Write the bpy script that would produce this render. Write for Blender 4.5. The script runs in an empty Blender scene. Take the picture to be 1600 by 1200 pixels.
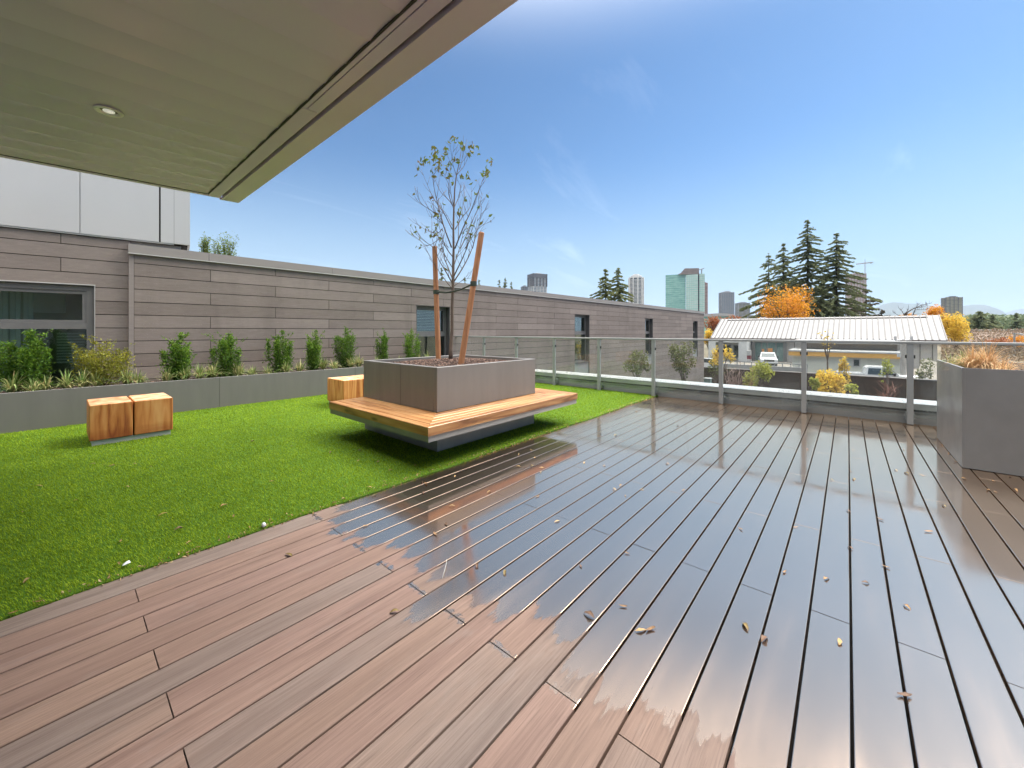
import bpy, math, random
import numpy as np
from mathutils import Vector, Matrix
random.seed(7)
RNG = np.random.default_rng(11)
SC = bpy.context.scene
COL = SC.collection
pi = math.pi

# ------------------------------------------------------------------ camera survey (pixels of a 1600 wide frame -> metres)
F = 610.5; HX = 800.0; HY = 517.0; H = 1.3
_n = math.hypot(524.6, F); C = F/_n; S = 524.6/_n
def gnd(x, y, z=0.0):
    d = F*(H-z)/(y-HY); r = (x-HX)*d/F
    return (S*r+C*d, -C*r+S*d, z)
def at(x, y, d):
    r = (x-HX)*d/F
    return (S*r+C*d, -C*r+S*d, H+(HY-y)*d/F)
def onY(x, Y):
    t = (x-HX)/F
    return Y*(C+t*S)/(S-t*C)
def onX(x, X):
    t = (x-HX)/F
    return X*(S-t*C)/(C+t*S)
def depth(X, Y): return C*X+S*Y
def hit(x, P0, ang):
    """distance along the wall line (P0, ang) where the sight line of column x meets it"""
    t = (x-HX)/F
    a, b = t*S+C, -t*C+S
    cx, cy = math.cos(ang), math.sin(ang)
    det = a*(-cy)+b*cx
    s = (P0[0]*(-cy)+P0[1]*cx)/det
    return (a*s-P0[0])*cx+(b*s-P0[1])*cy, s
GZ = -3.7

# ------------------------------------------------------------------ object helpers
ORI = {}
def link(o):
    COL.objects.link(o); return o
def tag(o, label=None, cat=None, group=None, kind=None):
    if label: o['label'] = label
    if cat: o['category'] = cat
    if group: o['group'] = group
    if kind: o['kind'] = kind
    return o
def thing(name, label, cat, loc=(0,0,0), rz=0.0, group=None, local=False):
    o = bpy.data.objects.new(name, None); link(o)
    o.empty_display_size = .2
    o.location = loc; o.rotation_euler = (0, 0, rz)
    ORI[o.name] = np.zeros(3) if local else np.array(loc, float)
    return tag(o, label, cat, group)
def finish(name, me, mat, parent=None, smooth=False):
    o = bpy.data.objects.new(name, me); link(o)
    for m in (mat if isinstance(mat, (list, tuple)) else [mat]):
        me.materials.append(m)
    if parent is not None:
        o.parent = parent
        ORI[o.name] = ORI[parent.name]
    else:
        ORI[o.name] = np.zeros(3)
    me.polygons.foreach_set('use_smooth', [bool(smooth)]*len(me.polygons))
    return o
def attr(me, name, vals):
    a = me.attributes.new(name, 'FLOAT', 'POINT')
    a.data.foreach_set('value', np.asarray(vals, dtype=np.float32))
class MB:
    def __init__(s): s.v = []; s.f = []; s.m = []; s.a = {}
    def poly(s, pts, mi=0):
        b = len(s.v); s.v += [tuple(p) for p in pts]; s.f.append(tuple(range(b, b+len(pts)))); s.m.append(mi)
    def mesh(s, pts, faces, mi=0):
        b = len(s.v); s.v += [tuple(p) for p in pts]
        for f in faces: s.f.append(tuple(b+i for i in f)); s.m.append(mi)
    def box(s, x0, x1, y0, y1, z0, z1, mi=0, bev=0.0):
        if x1 < x0: x0, x1 = x1, x0
        if y1 < y0: y0, y1 = y1, y0
        if z1 < z0: z0, z1 = z1, z0
        if bev <= 0 or min(x1-x0, y1-y0, z1-z0) < 2.2*bev:
            P = [(x,y,z) for z in (z0,z1) for x,y in ((x0,y0),(x1,y0),(x1,y1),(x0,y1))]
            s.mesh(P, [(3,2,1,0),(4,5,6,7),(0,1,5,4),(1,2,6,5),(2,3,7,6),(3,0,4,7)], mi); return
        b = bev; P = []
        idx = {}
        X = (x0,x1); Y = (y0,y1); Z = (z0,z1)
        for i in (0,1):
            for j in (0,1):
                for k in (0,1):
                    sx, sy, sz = (1-2*i)*b, (1-2*j)*b, (1-2*k)*b
                    c = (X[i],Y[j],Z[k])
                    for ax, p in enumerate(((c[0],c[1]+sy,c[2]+sz),(c[0]+sx,c[1],c[2]+sz),(c[0]+sx,c[1]+sy,c[2]))):
                        idx[i,j,k,ax] = len(P); P.append(p)
        Fc = []
        for ax in range(3):
            for e in (0,1):
                ring = []
                for (u,w) in ((0,0),(1,0),(1,1),(0,1)):
                    key = [0,0,0]; key[ax] = e; o = [q for q in range(3) if q != ax]
                    key[o[0]] = u; key[o[1]] = w
                    ring.append(idx[key[0],key[1],key[2],ax])
                flip = (e == 0) != (ax == 1)
                Fc.append(tuple(reversed(ring)) if flip else tuple(ring))
        for ax in range(3):
            o = [q for q in range(3) if q != ax]
            for u in (0,1):
                for w in (0,1):
                    k0 = [0,0,0]; k0[o[0]] = u; k0[o[1]] = w
                    k1 = list(k0); k1[ax] = 1
                    Fc.append((idx[k0[0],k0[1],k0[2],o[0]], idx[k1[0],k1[1],k1[2],o[0]], idx[k1[0],k1[1],k1[2],o[1]], idx[k0[0],k0[1],k0[2],o[1]]))
        for i in (0,1):
            for j in (0,1):
                for k in (0,1):
                    Fc.append((idx[i,j,k,0], idx[i,j,k,1], idx[i,j,k,2]))
        s.mesh(P, Fc, mi); s.fix = True
    def tube(s, pts, rad, n=8, mi=0, cap=True):
        pts = [Vector(p) for p in pts]
        if not hasattr(rad, '__len__'): rad = [rad]*len(pts)
        b = len(s.v); N = len(pts)
        t0 = (pts[1]-pts[0]).normalized()
        u = t0.orthogonal().normalized()
        for i, p in enumerate(pts):
            t = (pts[min(i+1,N-1)]-pts[max(i-1,0)]).normalized()
            u = (u-t*u.dot(t)).normalized(); w = t.cross(u)
            for k in range(n):
                a = 2*pi*k/n
                s.v.append(tuple(p+(u*math.cos(a)+w*math.sin(a))*rad[i]))
        for i in range(N-1):
            for k in range(n):
                k2 = (k+1) % n
                s.f.append((b+i*n+k, b+i*n+k2, b+(i+1)*n+k2, b+(i+1)*n+k)); s.m.append(mi)
        if cap:
            s.f.append(tuple(b+k for k in reversed(range(n)))); s.m.append(mi)
            s.f.append(tuple(b+(N-1)*n+k for k in range(n))); s.m.append(mi)
    def prism(s, prof, axis, a0, a1, mi=0):
        """profile in the other two axes, extruded along axis between a0 and a1"""
        def P(q, a):
            return {'x': (a,q[0],q[1]), 'y': (q[0],a,q[1]), 'z': (q[0],q[1],a)}[axis]
        n = len(prof)
        pts = [P(q,a0) for q in prof]+[P(q,a1) for q in prof]
        fc = [(i,(i+1)%n,n+(i+1)%n,n+i) for i in range(n)]
        fc += [tuple(reversed(range(n))), tuple(range(n,2*n))]
        s.mesh(pts, fc, mi); s.fix = True
    def disc(s, c, nrm, r, n=16, th=0.0, mi=0):
        c = Vector(c); nrm = Vector(nrm).normalized()
        s.tube([c, c+nrm*max(th,1e-4)], r, n, mi)
    fix = False
    def build(s, name, mat, parent=None, smooth=False, loc=None):
        me = bpy.data.meshes.new(name)
        o = ORI[parent.name] if parent is not None else (np.array(loc, float) if loc is not None else np.zeros(3))
        V = np.array(s.v, float).reshape(-1,3)-o
        me.from_pydata(V.tolist(), [], s.f)
        me.polygons.foreach_set('material_index', s.m)
        for k, vals in s.a.items(): attr(me, k, vals)
        if s.fix:
            import bmesh
            bm = bmesh.new(); bm.from_mesh(me); bmesh.ops.recalc_face_normals(bm, faces=bm.faces); bm.to_mesh(me); bm.free()
        me.update()
        ob = finish(name, me, mat, parent, smooth)
        if parent is None and loc is not None: ob.location = loc
        return ob
def copy_tree(o, parent=None):
    c = o.copy(); COL.objects.link(c)
    ORI[c.name] = ORI.get(o.name, np.zeros(3))
    if parent is not None: c.parent = parent
    for ch in list(o.children): copy_tree(ch, c)
    return c
def np_mesh(name, V, Fq, mat, parent=None, attrs=None, loc=None, smooth=False):
    """V (n,3); Fq (m,k) equal sized faces"""
    V = np.asarray(V, np.float32).copy(); Fq = np.asarray(Fq, np.int32)
    o = ORI[parent.name] if parent is not None else (np.array(loc) if loc is not None else np.zeros(3))
    V -= o.astype(np.float32)
    me = bpy.data.meshes.new(name)
    k = Fq.shape[1]
    me.vertices.add(len(V)); me.vertices.foreach_set('co', V.ravel())
    me.loops.add(Fq.size); me.loops.foreach_set('vertex_index', Fq.ravel())
    me.polygons.add(len(Fq)); me.polygons.foreach_set('loop_start', np.arange(0, Fq.size, k, dtype=np.int32))
    me.update(calc_edges=True)
    if attrs:
        for kk, vv in attrs.items(): attr(me, kk, vv)
    ob = finish(name, me, mat, parent, smooth)
    if parent is None and loc is not None: ob.location = loc
    return ob
def leaf_arrays(cen, size, aspect=.5, axis=None, spread=1.0, droop=0.0):
    """folded diamond leaves: 4 points each, random or axis-led orientation"""
    cen = np.asarray(cen, float); n = len(cen)
    size = np.broadcast_to(size, (n,)) if np.ndim(size) else np.full(n, size)
    d = RNG.normal(size=(n,3))
    if axis is not None: d = np.asarray(axis)+spread*d*.5
    d[:,2] -= droop
    d /= np.linalg.norm(d, axis=1, keepdims=True)+1e-9
    w = np.cross(d, RNG.normal(size=(n,3))); w /= np.linalg.norm(w, axis=1, keepdims=True)+1e-9
    u = np.cross(d, w)
    L = size[:,None]
    p0 = cen-d*L*.5; p2 = cen+d*L*.5-u*L*.12
    mid = cen-d*L*.05+u*L*.10
    p1 = mid+w*L*aspect*.5; p3 = mid-w*L*aspect*.5
    V = np.stack([p0,p1,p2,p3], 1).reshape(-1,3)
    Fq = np.arange(4*n).reshape(n,4)
    rnd = np.repeat(RNG.random(n), 4)
    return V, Fq, rnd
def leaves(name, cen, size, mat, parent, aspect=.5, axis=None, spread=1.0, droop=0.0, bias=None):
    V, Fq, rnd = leaf_arrays(cen, size, aspect, axis, spread, droop)
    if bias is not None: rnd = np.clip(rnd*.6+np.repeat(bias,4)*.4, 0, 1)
    return np_mesh(name, V, Fq, mat, parent, {'rnd': rnd})

# ------------------------------------------------------------------ materials
class NT:
    def __init__(s, name):
        s.m = bpy.data.materials.new(name); s.m.use_nodes = True
        s.t = s.m.node_tree; s.t.nodes.clear()
        s.out = s.t.nodes.new('ShaderNodeOutputMaterial')
    def n(s, typ, ins=None, **kw):
        nd = s.t.nodes.new('ShaderNode'+typ)
        for k, v in kw.items(): setattr(nd, k, v)
        for k, v in (ins or {}).items(): s.set(nd.inputs[k], v)
        return nd
    def set(s, sock, v):
        if isinstance(v, bpy.types.NodeSocket): s.t.links.new(v, sock)
        else:
            if sock.type == 'RGBA' and len(v) == 3: v = (*v, 1)
            sock.default_value = v
    def coord(s, scale=(1,1,1), kind='Object', rot=(0,0,0)):
        tc = s.n('TexCoord'); mp = s.n('Mapping', {'Vector': tc.outputs[kind], 'Scale': scale, 'Rotation': rot})
        return mp.outputs[0]
    def noise(s, vec, scale, detail=4, rough=.55, dist=0.0):
        return s.n('TexNoise', {'Vector': vec, 'Scale': scale, 'Detail': detail, 'Roughness': rough, 'Distortion': dist}).outputs['Fac']
    def ramp(s, fac, stops, interp='LINEAR'):
        r = s.n('ValToRGB', {'Fac': fac}); r.color_ramp.interpolation = interp
        el = r.color_ramp.elements
        while len(el) < len(stops): el.new(.5)
        for e, (p, c) in zip(el, stops):
            e.position = p; e.color = (*c, 1) if len(c) == 3 else c
        return r.outputs['Color']
    def mix(s, fac, a, b, mode='MIX'):
        m = s.n('Mix', data_type='RGBA', blend_type=mode)
        s.set(m.inputs[0], fac); s.set(m.inputs[6], a); s.set(m.inputs[7], b)
        return m.outputs[2]
    def math(s, op, a, b=0.0, c=0.0, clamp=False):
        m = s.n('Math', operation=op, use_clamp=clamp)
        for i, v in enumerate((a,b,c)): s.set(m.inputs[i], v)
        return m.outputs[0]
    def rng(s, v, a, b, c=0.0, d=1.0, smooth=False):
        m = s.n('MapRange', {'Value': v, 'From Min': a, 'From Max': b, 'To Min': c, 'To Max': d})
        if smooth: m.interpolation_type = 'SMOOTHSTEP'
        return m.outputs[0]
    def at(s, name): return s.n('Attribute', attribute_name=name).outputs['Fac']
    def bump(s, h, strength=.3, dist=.01, normal=None):
        ins = {'Height': h, 'Strength': strength, 'Distance': dist}
        if normal is not None: ins['Normal'] = normal
        return s.n('Bump', ins).outputs[0]
    def bsdf(s, **ins):
        b = s.n('BsdfPrincipled')
        for k, v in ins.items(): s.set(b.inputs[k.replace('_',' ')], v)
        return b.outputs[0]
    def done(s, sh): s.t.links.new(sh, s.out.inputs['Surface']); return s.m
def pm(name, c1, c2=None, scale=(6,6,6), rough=.6, bump=0.0, bscale=(40,40,40), metal=0.0, spec=.5, bdist=.004, rvar=.0, detail=5, dirt=0.0):
    t = NT(name)
    c2 = c2 or tuple(x*.85 for x in c1)
    v = t.coord(scale); f = t.noise(v, 1.0, detail)
    f = t.rng(f, .3, .7)
    col = t.mix(f, c1, c2)
    if dirt:
        g = t.rng(t.noise(t.coord((1.3,1.3,.5)), 1.0, 6, .65), .52, .75)
        col = t.mix(t.math('MULTIPLY', g, dirt), col, tuple(x*.55 for x in c1))
    ins = dict(Base_Color=col, Roughness=rough, Metallic=metal, Specular_IOR_Level=spec)
    if rvar: ins['Roughness'] = t.rng(f, 0, 1, rough-rvar, rough+rvar)
    if bump: ins['Normal'] = t.bump(t.noise(t.coord(bscale), 1.0, 4), bump, bdist)
    return t.done(t.bsdf(**ins))
def leafmat(name, stops, trans=.35, rough=.5):
    t = NT(name)
    col = t.ramp(t.at('rnd'), stops)
    b = t.bsdf(Base_Color=col, Roughness=rough, Specular_IOR_Level=.3)
    tr = t.n('BsdfTranslucent', {'Color': t.mix(.4, col, tuple(min(1, x*1.6) for x in stops[-1][1]))}).outputs[0]
    return t.done(t.n('MixShader', {0: trans, 1: b, 2: tr}).outputs[0])
def woodmat(name, cols, grain=(1.2, 22, 22), rough=.55, knots=True, ringscale=9.0, stain=None, gloss=.4):
    t = NT(name)
    off = t.n('CombineXYZ', {'X': t.math('MULTIPLY', t.at('rnd'), 9.0), 'Y': t.math('MULTIPLY', t.at('rnd'), 23.0), 'Z': t.math('MULTIPLY', t.at('rnd'), 41.0)}).outputs[0]
    def cc(sc): return t.n('VectorMath', {0: t.coord(sc), 1: off}, operation='ADD').outputs[0]
    v = cc(grain)
    w = t.noise(cc((.6,3,3)), 1.2, 3)
    f = t.noise(v, 1.0, 6, .65, .6)
    f2 = t.math('PINGPONG', t.math('MULTIPLY', t.math('ADD', t.noise(cc((.35,4,4)), 1.0, 2), t.math('MULTIPLY', w, .3)), ringscale*2), 1.0)
    f3 = t.math('ADD', t.math('MULTIPLY', f, .7), t.math('MULTIPLY', f2, .3))
    f3 = t.rng(f3, .26, .74)
    f3 = t.math('ADD', f3, t.math('MULTIPLY', t.math('SUBTRACT', t.at('rnd'), .5), .30))
    col = t.ramp(f3, cols)
    if knots:
        vo = t.n('TexVoronoi', {'Vector': cc((2.0,7,7)), 'Scale': 1.0, 'Randomness': 1.0}).outputs['Distance']
        k = t.rng(vo, .05, .20, 1, 0, True)
        col = t.mix(t.math('MULTIPLY', k, .75), col, tuple(x*.28 for x in cols[0][1]))
    if stain:
        z0, z1, sc = stain
        pz = t.n('SeparateXYZ', {'Vector': t.n('NewGeometry').outputs['Position']}).outputs['Z']
        n2 = t.noise(t.coord((16,16,3)), 1.0, 4)
        g = t.rng(t.math('ADD', pz, t.math('MULTIPLY', n2, .16)), z0, z1, 1, 0)
        col = t.mix(t.math('MULTIPLY', g, .8), col, sc)
    return t.done(t.bsdf(Base_Color=col, Roughness=rough, Specular_IOR_Level=gloss, Normal=t.bump(f, .25, .003)))

M = {}
M['panel_grey'] = pm('planter_metal', (.172,.162,.148), (.150,.140,.128), (7,7,1.2), .42, .05, (60,60,60), 0, .5, .001, .08, 6, .22)
M['panel_seam'] = pm('seam_dark', (.05,.047,.042))
M['steel_frame'] = pm('steel_frame', (.27,.27,.26), (.22,.22,.21), (5,5,5), .45)
M['alu'] = pm('painted_aluminium', (.27,.275,.265), (.245,.25,.24), (4,4,9), .38, .03, (50,50,50), 0, .5, .001)
M['parapet'] = pm('parapet_flashing', (.29,.288,.275), (.26,.258,.247), (2,2,2), .45, .04, (30,30,30), 0, .5, .002, .05, 5, .25)
M['parapet_top'] = pm('parapet_cap', (.38,.375,.365), (.33,.325,.315), (2,2,2), .3, .05, (30,30,30), 0, .5, .002, .08)
M['soffit'] = pm('soffit_panel', (.71,.64,.82), (.68,.61,.79), (1.2,1.2,1.2), .27, .02, (20,20,20), 0, .5, .002)
M['fascia'] = pm('fascia_metal', (.76,.69,.80), (.72,.65,.76), (1.2,1.2,1.2), .42)
M['dark'] = pm('dark_gap', (.02,.02,.018), (.012,.012,.01))
M['backing'] = pm('cavity_black', (.018,.016,.015), (.012,.011,.01), rough=.9)
M['white_panel'] = pm('pale_metal_panel', (.47,.46,.45), (.44,.43,.42), (.7,.7,.7), .4, .02, (8,8,8), 0, .5, .002)
M['win_frame'] = pm('window_frame', (.15,.145,.138), (.13,.126,.12), (6,6,6), .4)
M['reveal'] = pm('window_reveal', (.10,.095,.09), (.085,.08,.078), (6,6,6), .5)
M['light_trim'] = pm('pale_trim', (.45,.43,.41), (.4,.39,.37), rough=.4)
M['soil'] = pm('planter_soil', (.075,.05,.038), (.03,.021,.017), (30,30,30), .95, .8, (70,70,70), 0, .2, .01)
M['concrete'] = pm('concrete', (.36,.35,.33), (.28,.275,.26), (1.5,1.5,1.5), .85, .3, (18,18,18), 0, .3, .01, 0, 6, .3)
M['bark'] = pm('young_bark', (.17,.125,.095), (.10,.075,.058), (30,30,9), .8, .5, (60,60,20), 0, .25, .004)
M['bark_dark'] = pm('dark_bark', (.09,.07,.055), (.05,.04,.033), (3,3,1), .9, .5, (8,8,3), 0, .2, .03)
M['twig'] = pm('twig', (.10,.065,.05), (.07,.045,.04), (10,10,10), .8)
M['stake'] = pm('stake_wood', (.42,.205,.10), (.27,.115,.052), (30,30,3.2), .6, .3, (60,60,6), 0, .3, .002)
M['tie'] = pm('tie_strap', (.03,.045,.03), (.022,.03,.022), rough=.7)
M['rubber'] = pm('tyre_rubber', (.02,.02,.02), rough=.8)

# ---- deck boards, dry and wet
def deck_mat():
    t = NT('deck_boards')
    rnd = t.at('rnd'); r2 = t.at('rnd2')
    g = t.noise(t.coord((2.6,120,30)), 1.0, 6, .72, .4)
    g2 = t.noise(t.coord((.9,14,10)), 1.0, 4, .6, .3)
    blot = t.noise(t.coord((1.7,3.5,2)), 1.0, 5, .6)
    f = t.math('ADD', t.math('MULTIPLY', g, .55), t.math('MULTIPLY', g2, .45))
    f = t.rng(f, .30, .70)
    hue = t.math('ADD', t.math('MULTIPLY', rnd, .7), t.math('MULTIPLY', blot, .45))
    c_dark = t.ramp(hue, [(.0,(.125,.075,.062)),(.35,(.135,.082,.063)),(.6,(.14,.088,.064)),(.85,(.118,.085,.070)),(1,(.108,.082,.069))])
    c_lite = t.ramp(hue, [(.0,(.295,.192,.16)),(.35,(.315,.21,.165)),(.6,(.335,.228,.172)),(.85,(.285,.22,.182)),(1,(.265,.21,.178))])
    dry = t.mix(f, c_dark, c_lite)
    dry = t.mix(t.rng(t.noise(t.coord((6,190,40)), 1.0, 2), .56, .72, 0, .5), dry, (.085,.055,.045))
    dry = t.mix(t.rng(t.noise(t.coord((2.3,5,2)), 1.0, 6, .7), .55, .72, 0, .3), dry, (.26,.235,.21))
    dry = t.mix(t.math('MULTIPLY', r2, .25), dry, (.16,.10,.08))
    wetb = t.mix(.82, dry, (.012,.008,.007), 'MIX')
    pos = t.n('NewGeometry').outputs['Position']
    sep = t.n('SeparateXYZ', {'Vector': pos}); px, py = sep.outputs['X'], sep.outputs['Y']
    edge = t.noise(t.coord((5,22,1)), 1.0, 5, .6)
    streak = t.noise(t.coord((9,60,1)), 1.0, 4, .6)
    off = t.math('ADD', t.math('MULTIPLY', t.math('SUBTRACT', edge, .5), .34), t.math('MULTIPLY', t.math('SUBTRACT', streak, .5), .10))
    # the water stands further out in the middle of each board
    fr = t.math('SUBTRACT', t.math('FRACT', t.math('DIVIDE', t.math('ADD', py, .0105), .1441)), .5)
    bow = t.math('MULTIPLY', t.math('MULTIPLY', fr, fr), .45)
    wx = t.math('SUBTRACT', t.math('ADD', px, off), t.math('ADD', t.at('wet'), bow))
    wet = t.rng(wx, -.012, .022, 0, 1, True)
    jd = t.math('ABSOLUTE', t.math('SUBTRACT', px, 1.18))
    jn = t.noise(t.coord((26,26,1)), 1.0, 3)
    jw = t.rng(t.math('ADD', jd, t.math('MULTIPLY', jn, .11)), .062, .072, 1, 0, True)
    jw = t.math('MULTIPLY', jw, t.at('joint'))
    wet = t.math('MAXIMUM', wet, jw)
    rim = t.math('MULTIPLY', t.rng(wx, -.06, -.0, 0, 1, True), .35)
    base = t.mix(rim, dry, t.mix(.5, dry, (.05,.032,.026)))
    fine = t.bump(f, .32, .0022)
    b_dry = t.bsdf(Base_Color=base, Roughness=.62, Specular_IOR_Level=.3, Normal=fine)
    ripple = t.noise(t.coord((2.2,9,1)), 1.0, 3, .5)
    micro = t.noise(t.coord((14,90,1)), 1.0, 3, .5)
    edgeb = t.rng(wx, 0, .5, 1.0, .0)
    bl = t.bump(ripple, .06, .004)
    bl = t.bump(micro, .012, .0010, bl)
    b_wet = t.bsdf(Base_Color=wetb, Roughness=.55, Specular_IOR_Level=.2)
    rr = t.rng(t.noise(t.coord((1.1,7,1)), 1.0, 4), .3, .7, .035, .15)
    rr = t.math('ADD', rr, t.math('MULTIPLY', edgeb, .09))
    g1 = t.n('BsdfGlossy', {'Color': (1.0,.72,.515), 'Roughness': rr, 'Normal': bl}).outputs[0]
    g2 = t.n('BsdfGlossy', {'Color': (1.0,.90,.80), 'Roughness': .33, 'Normal': bl}).outputs[0]
    gl = t.n('MixShader', {0: .10, 1: g1, 2: g2}).outputs[0]
    lw = t.n('LayerWeight', {'Blend': .5, 'Normal': bl}).outputs['Facing']
    fac = t.n('RGBToBW', {'Color': t.ramp(lw, [(.25,(.20,)*3),(.30,(.34,)*3),(.40,(.64,)*3),(.52,(.85,)*3),(.78,(.97,)*3)])}).outputs[0]
    b_wet = t.n('MixShader', {0: fac, 1: b_wet, 2: gl}).outputs[0]
    return t.done(t.n('MixShader', {0: wet, 1: b_dry, 2: b_wet}).outputs[0])
M['deck'] = deck_mat()

def clad_mat(name, base, lite):
    t = NT(name)
    f = t.noise(t.coord((5,40,40)), 1.0, 6, .7)
    g = t.noise(t.coord((.8,3,2.5)), 1.0, 4)
    f = t.rng(t.math('ADD', t.math('MULTIPLY', f, .6), t.math('MULTIPLY', g, .4)), .35, .65)
    f = t.math('ADD', t.math('MULTIPLY', f, .55), t.math('MULTIPLY', t.at('rnd'), .50))
    col = t.mix(f, base, lite)
    st = t.rng(t.noise(t.coord((1.6,1.6,.35)), 1.0, 6, .65), .5, .75, 0, .35)
    col = t.mix(st, col, tuple(x*.6 for x in base))
    sp = t.rng(t.noise(t.coord((90,90,90)), 1.0, 2), .66, .72, 0, .6)
    col = t.mix(sp, col, tuple(x*1.35 for x in lite))
    return t.done(t.bsdf(Base_Color=col, Roughness=.72, Specular_IOR_Level=.25, Normal=t.bump(f, .3, .003)))
M['clad'] = clad_mat('cladding_plank', (.155,.126,.110), (.262,.218,.192))

def glass_pane(name, tint, refl=.06, power=4.0, dust=.0, drops=False):
    t = NT(name)
    tr = t.n('BsdfTransparent', {'Color': tint}).outputs[0]
    gl = t.n('BsdfGlossy', {'Color': (.95,1,.98), 'Roughness': .01}).outputs[0]
    lw = t.n('LayerWeight', {'Blend': .5}).outputs['Facing']
    fac = t.math('ADD', t.math('MULTIPLY', t.math('POWER', lw, power), .8), refl, clamp=True)
    sh = t.n('MixShader', {0: fac, 1: tr, 2: gl}).outputs[0]
    df = t.n('BsdfDiffuse', {'Color': (.72,.76,.74)}).outputs[0]
    d = dust
    if drops:
        vo = t.n('TexVoronoi', {'Vector': t.coord((1,1,1)), 'Scale': 105.0, 'Randomness': 1.0}).outputs['Distance']
        n2 = t.noise(t.coord((1,1,1.0)), 2.0, 3)
        thr = t.rng(n2, .3, .65, .10, .36)
        dr = t.math('LESS_THAN', vo, thr)
        pz = t.n('SeparateXYZ', {'Vector': t.n('NewGeometry').outputs['Position']}).outputs['Z']
        low = t.rng(pz, .95, .3, .12, 1.0)
        d = t.math('ADD', t.math('MULTIPLY', t.math('MULTIPLY', dr, low), .30), dust)
    sh = t.n('MixShader', {0: d, 1: sh, 2: df}).outputs[0]
    return t.done(sh)
M['rail_glass'] = glass_pane('rail_glass', (.945,.965,.955), .025, 5.0, .018, True)
def window_glass():
    t = NT('window_glass')
    n = t.noise(t.coord((.9,.9,1.3)), 1.0, 3)
    col = t.mix(n, (.012,.02,.019), (.045,.06,.056))
    return t.done(t.bsdf(Base_Color=col, Roughness=.02, IOR=1.5, Specular_IOR_Level=.5, Coat_Weight=.35, Coat_Roughness=.01))
M['window_glass'] = window_glass()
M['clear_pane'] = glass_pane('clear_pane', (.62,.72,.69), .10, 3.0, .0, False)
M['room'] = pm('room_wall', (.30,.31,.29), (.24,.25,.235), rough=.8)
M['blind'] = pm('blind_slat', (.62,.64,.62), (.55,.57,.55), rough=.6)
def turf_mats():
    t = NT('turf_blades')
    patch = t.noise(t.coord((.9,2.6,1)), 1.0, 5)
    patch = t.rng(patch, .3, .7, -.35, .75)
    r = t.math('ADD', t.math('MULTIPLY', t.at('rnd'), .75), t.math('MULTIPLY', patch, .35))
    col = t.ramp(r, [(0,(.10,.15,.008)),(.4,(.20,.30,.012)),(.75,(.29,.395,.018)),(1,(.38,.44,.04))])
    b = t.bsdf(Base_Color=col, Roughness=.55, Specular_IOR_Level=.12)
    tr = t.n('BsdfTranslucent', {'Color': t.mix(.3, col, (.36,.48,.02))}).outputs[0]
    t.done(t.n('MixShader', {0: .35, 1: b, 2: tr}).outputs[0])
    return t.m
M['turf_blade'] = turf_mats()
M['turf_base'] = pm('turf_backing', (.085,.17,.012), (.045,.10,.008), (60,60,60), .9, .6, (150,150,150), 0, .2, .01)
M['cedar'] = woodmat('cedar_seat', [(0,(.17,.068,.024)),(.33,(.32,.142,.048)),(.6,(.40,.20,.075)),(1,(.48,.275,.12))], (1.4,26,26), .34, True, 7, None, .55)
M['block_wood'] = woodmat('timber_block', [(0,(.24,.075,.025)),(.35,(.46,.195,.06)),(.6,(.57,.27,.095)),(1,(.68,.37,.15))], (1.1,16,16), .5, False, 8, None, .4)
M['block_end'] = woodmat('timber_block_end', [(0,(.30,.11,.045)),(.4,(.50,.25,.12)),(.7,(.60,.36,.21)),(1,(.70,.46,.30))], (5,18,9), .6, False, 4, None, .3)

# ------------------------------------------------------------------ world, sun, camera
w = bpy.data.worlds.new('World'); SC.world = w; w.use_nodes = True
nt = w.node_tree; nt.nodes.clear()
SUN_EL, SUN_DIR2 = math.radians(52), (.902,-.432)
def wn(typ, ins=None, **kw):
    nd = nt.nodes.new('ShaderNode'+typ)
    for k, v in kw.items(): setattr(nd, k, v)
    for k, v in (ins or {}).items():
        if isinstance(v, bpy.types.NodeSocket): nt.links.new(v, nd.inputs[k])
        else: nd.inputs[k].default_value = v
    return nd
sky = wn('TexSky', sky_type='NISHITA', sun_disc=False, sun_elevation=SUN_EL, sun_rotation=math.atan2(SUN_DIR2[0], SUN_DIR2[1]), altitude=50, air_density=1.0, dust_density=.35, ozone_density=1.6)
tc = wn('TexCoord')
sepw = wn('SeparateXYZ', {'Vector': tc.outputs['Generated']})
# wispy cirrus: noise stretched on a plane high above
zc = wn('Math', {0: sepw.outputs['Z'], 1: .12}, operation='ADD')
cx = wn('Math', {0: sepw.outputs['X'], 1: zc.outputs[0]}, operation='DIVIDE')
cy = wn('Math', {0: sepw.outputs['Y'], 1: zc.outputs[0]}, operation='DIVIDE')
cv = wn('CombineXYZ', {'X': cx.outputs[0], 'Y': cy.outputs[0], 'Z': 0.0})
cm = wn('Mapping', {'Vector': cv.outputs[0], 'Rotation': (0,0,.75), 'Scale': (.55,1.5,1)})
cn = wn('TexNoise', {'Vector': cm.outputs[0], 'Scale': 1.1, 'Detail': 9.0, 'Roughness': .62, 'Distortion': .9})
cr = wn('MapRange', {'Value': cn.outputs['Fac'], 'From Min': .56, 'From Max': .84, 'To Min': 0.0, 'To Max': .028})
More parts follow.
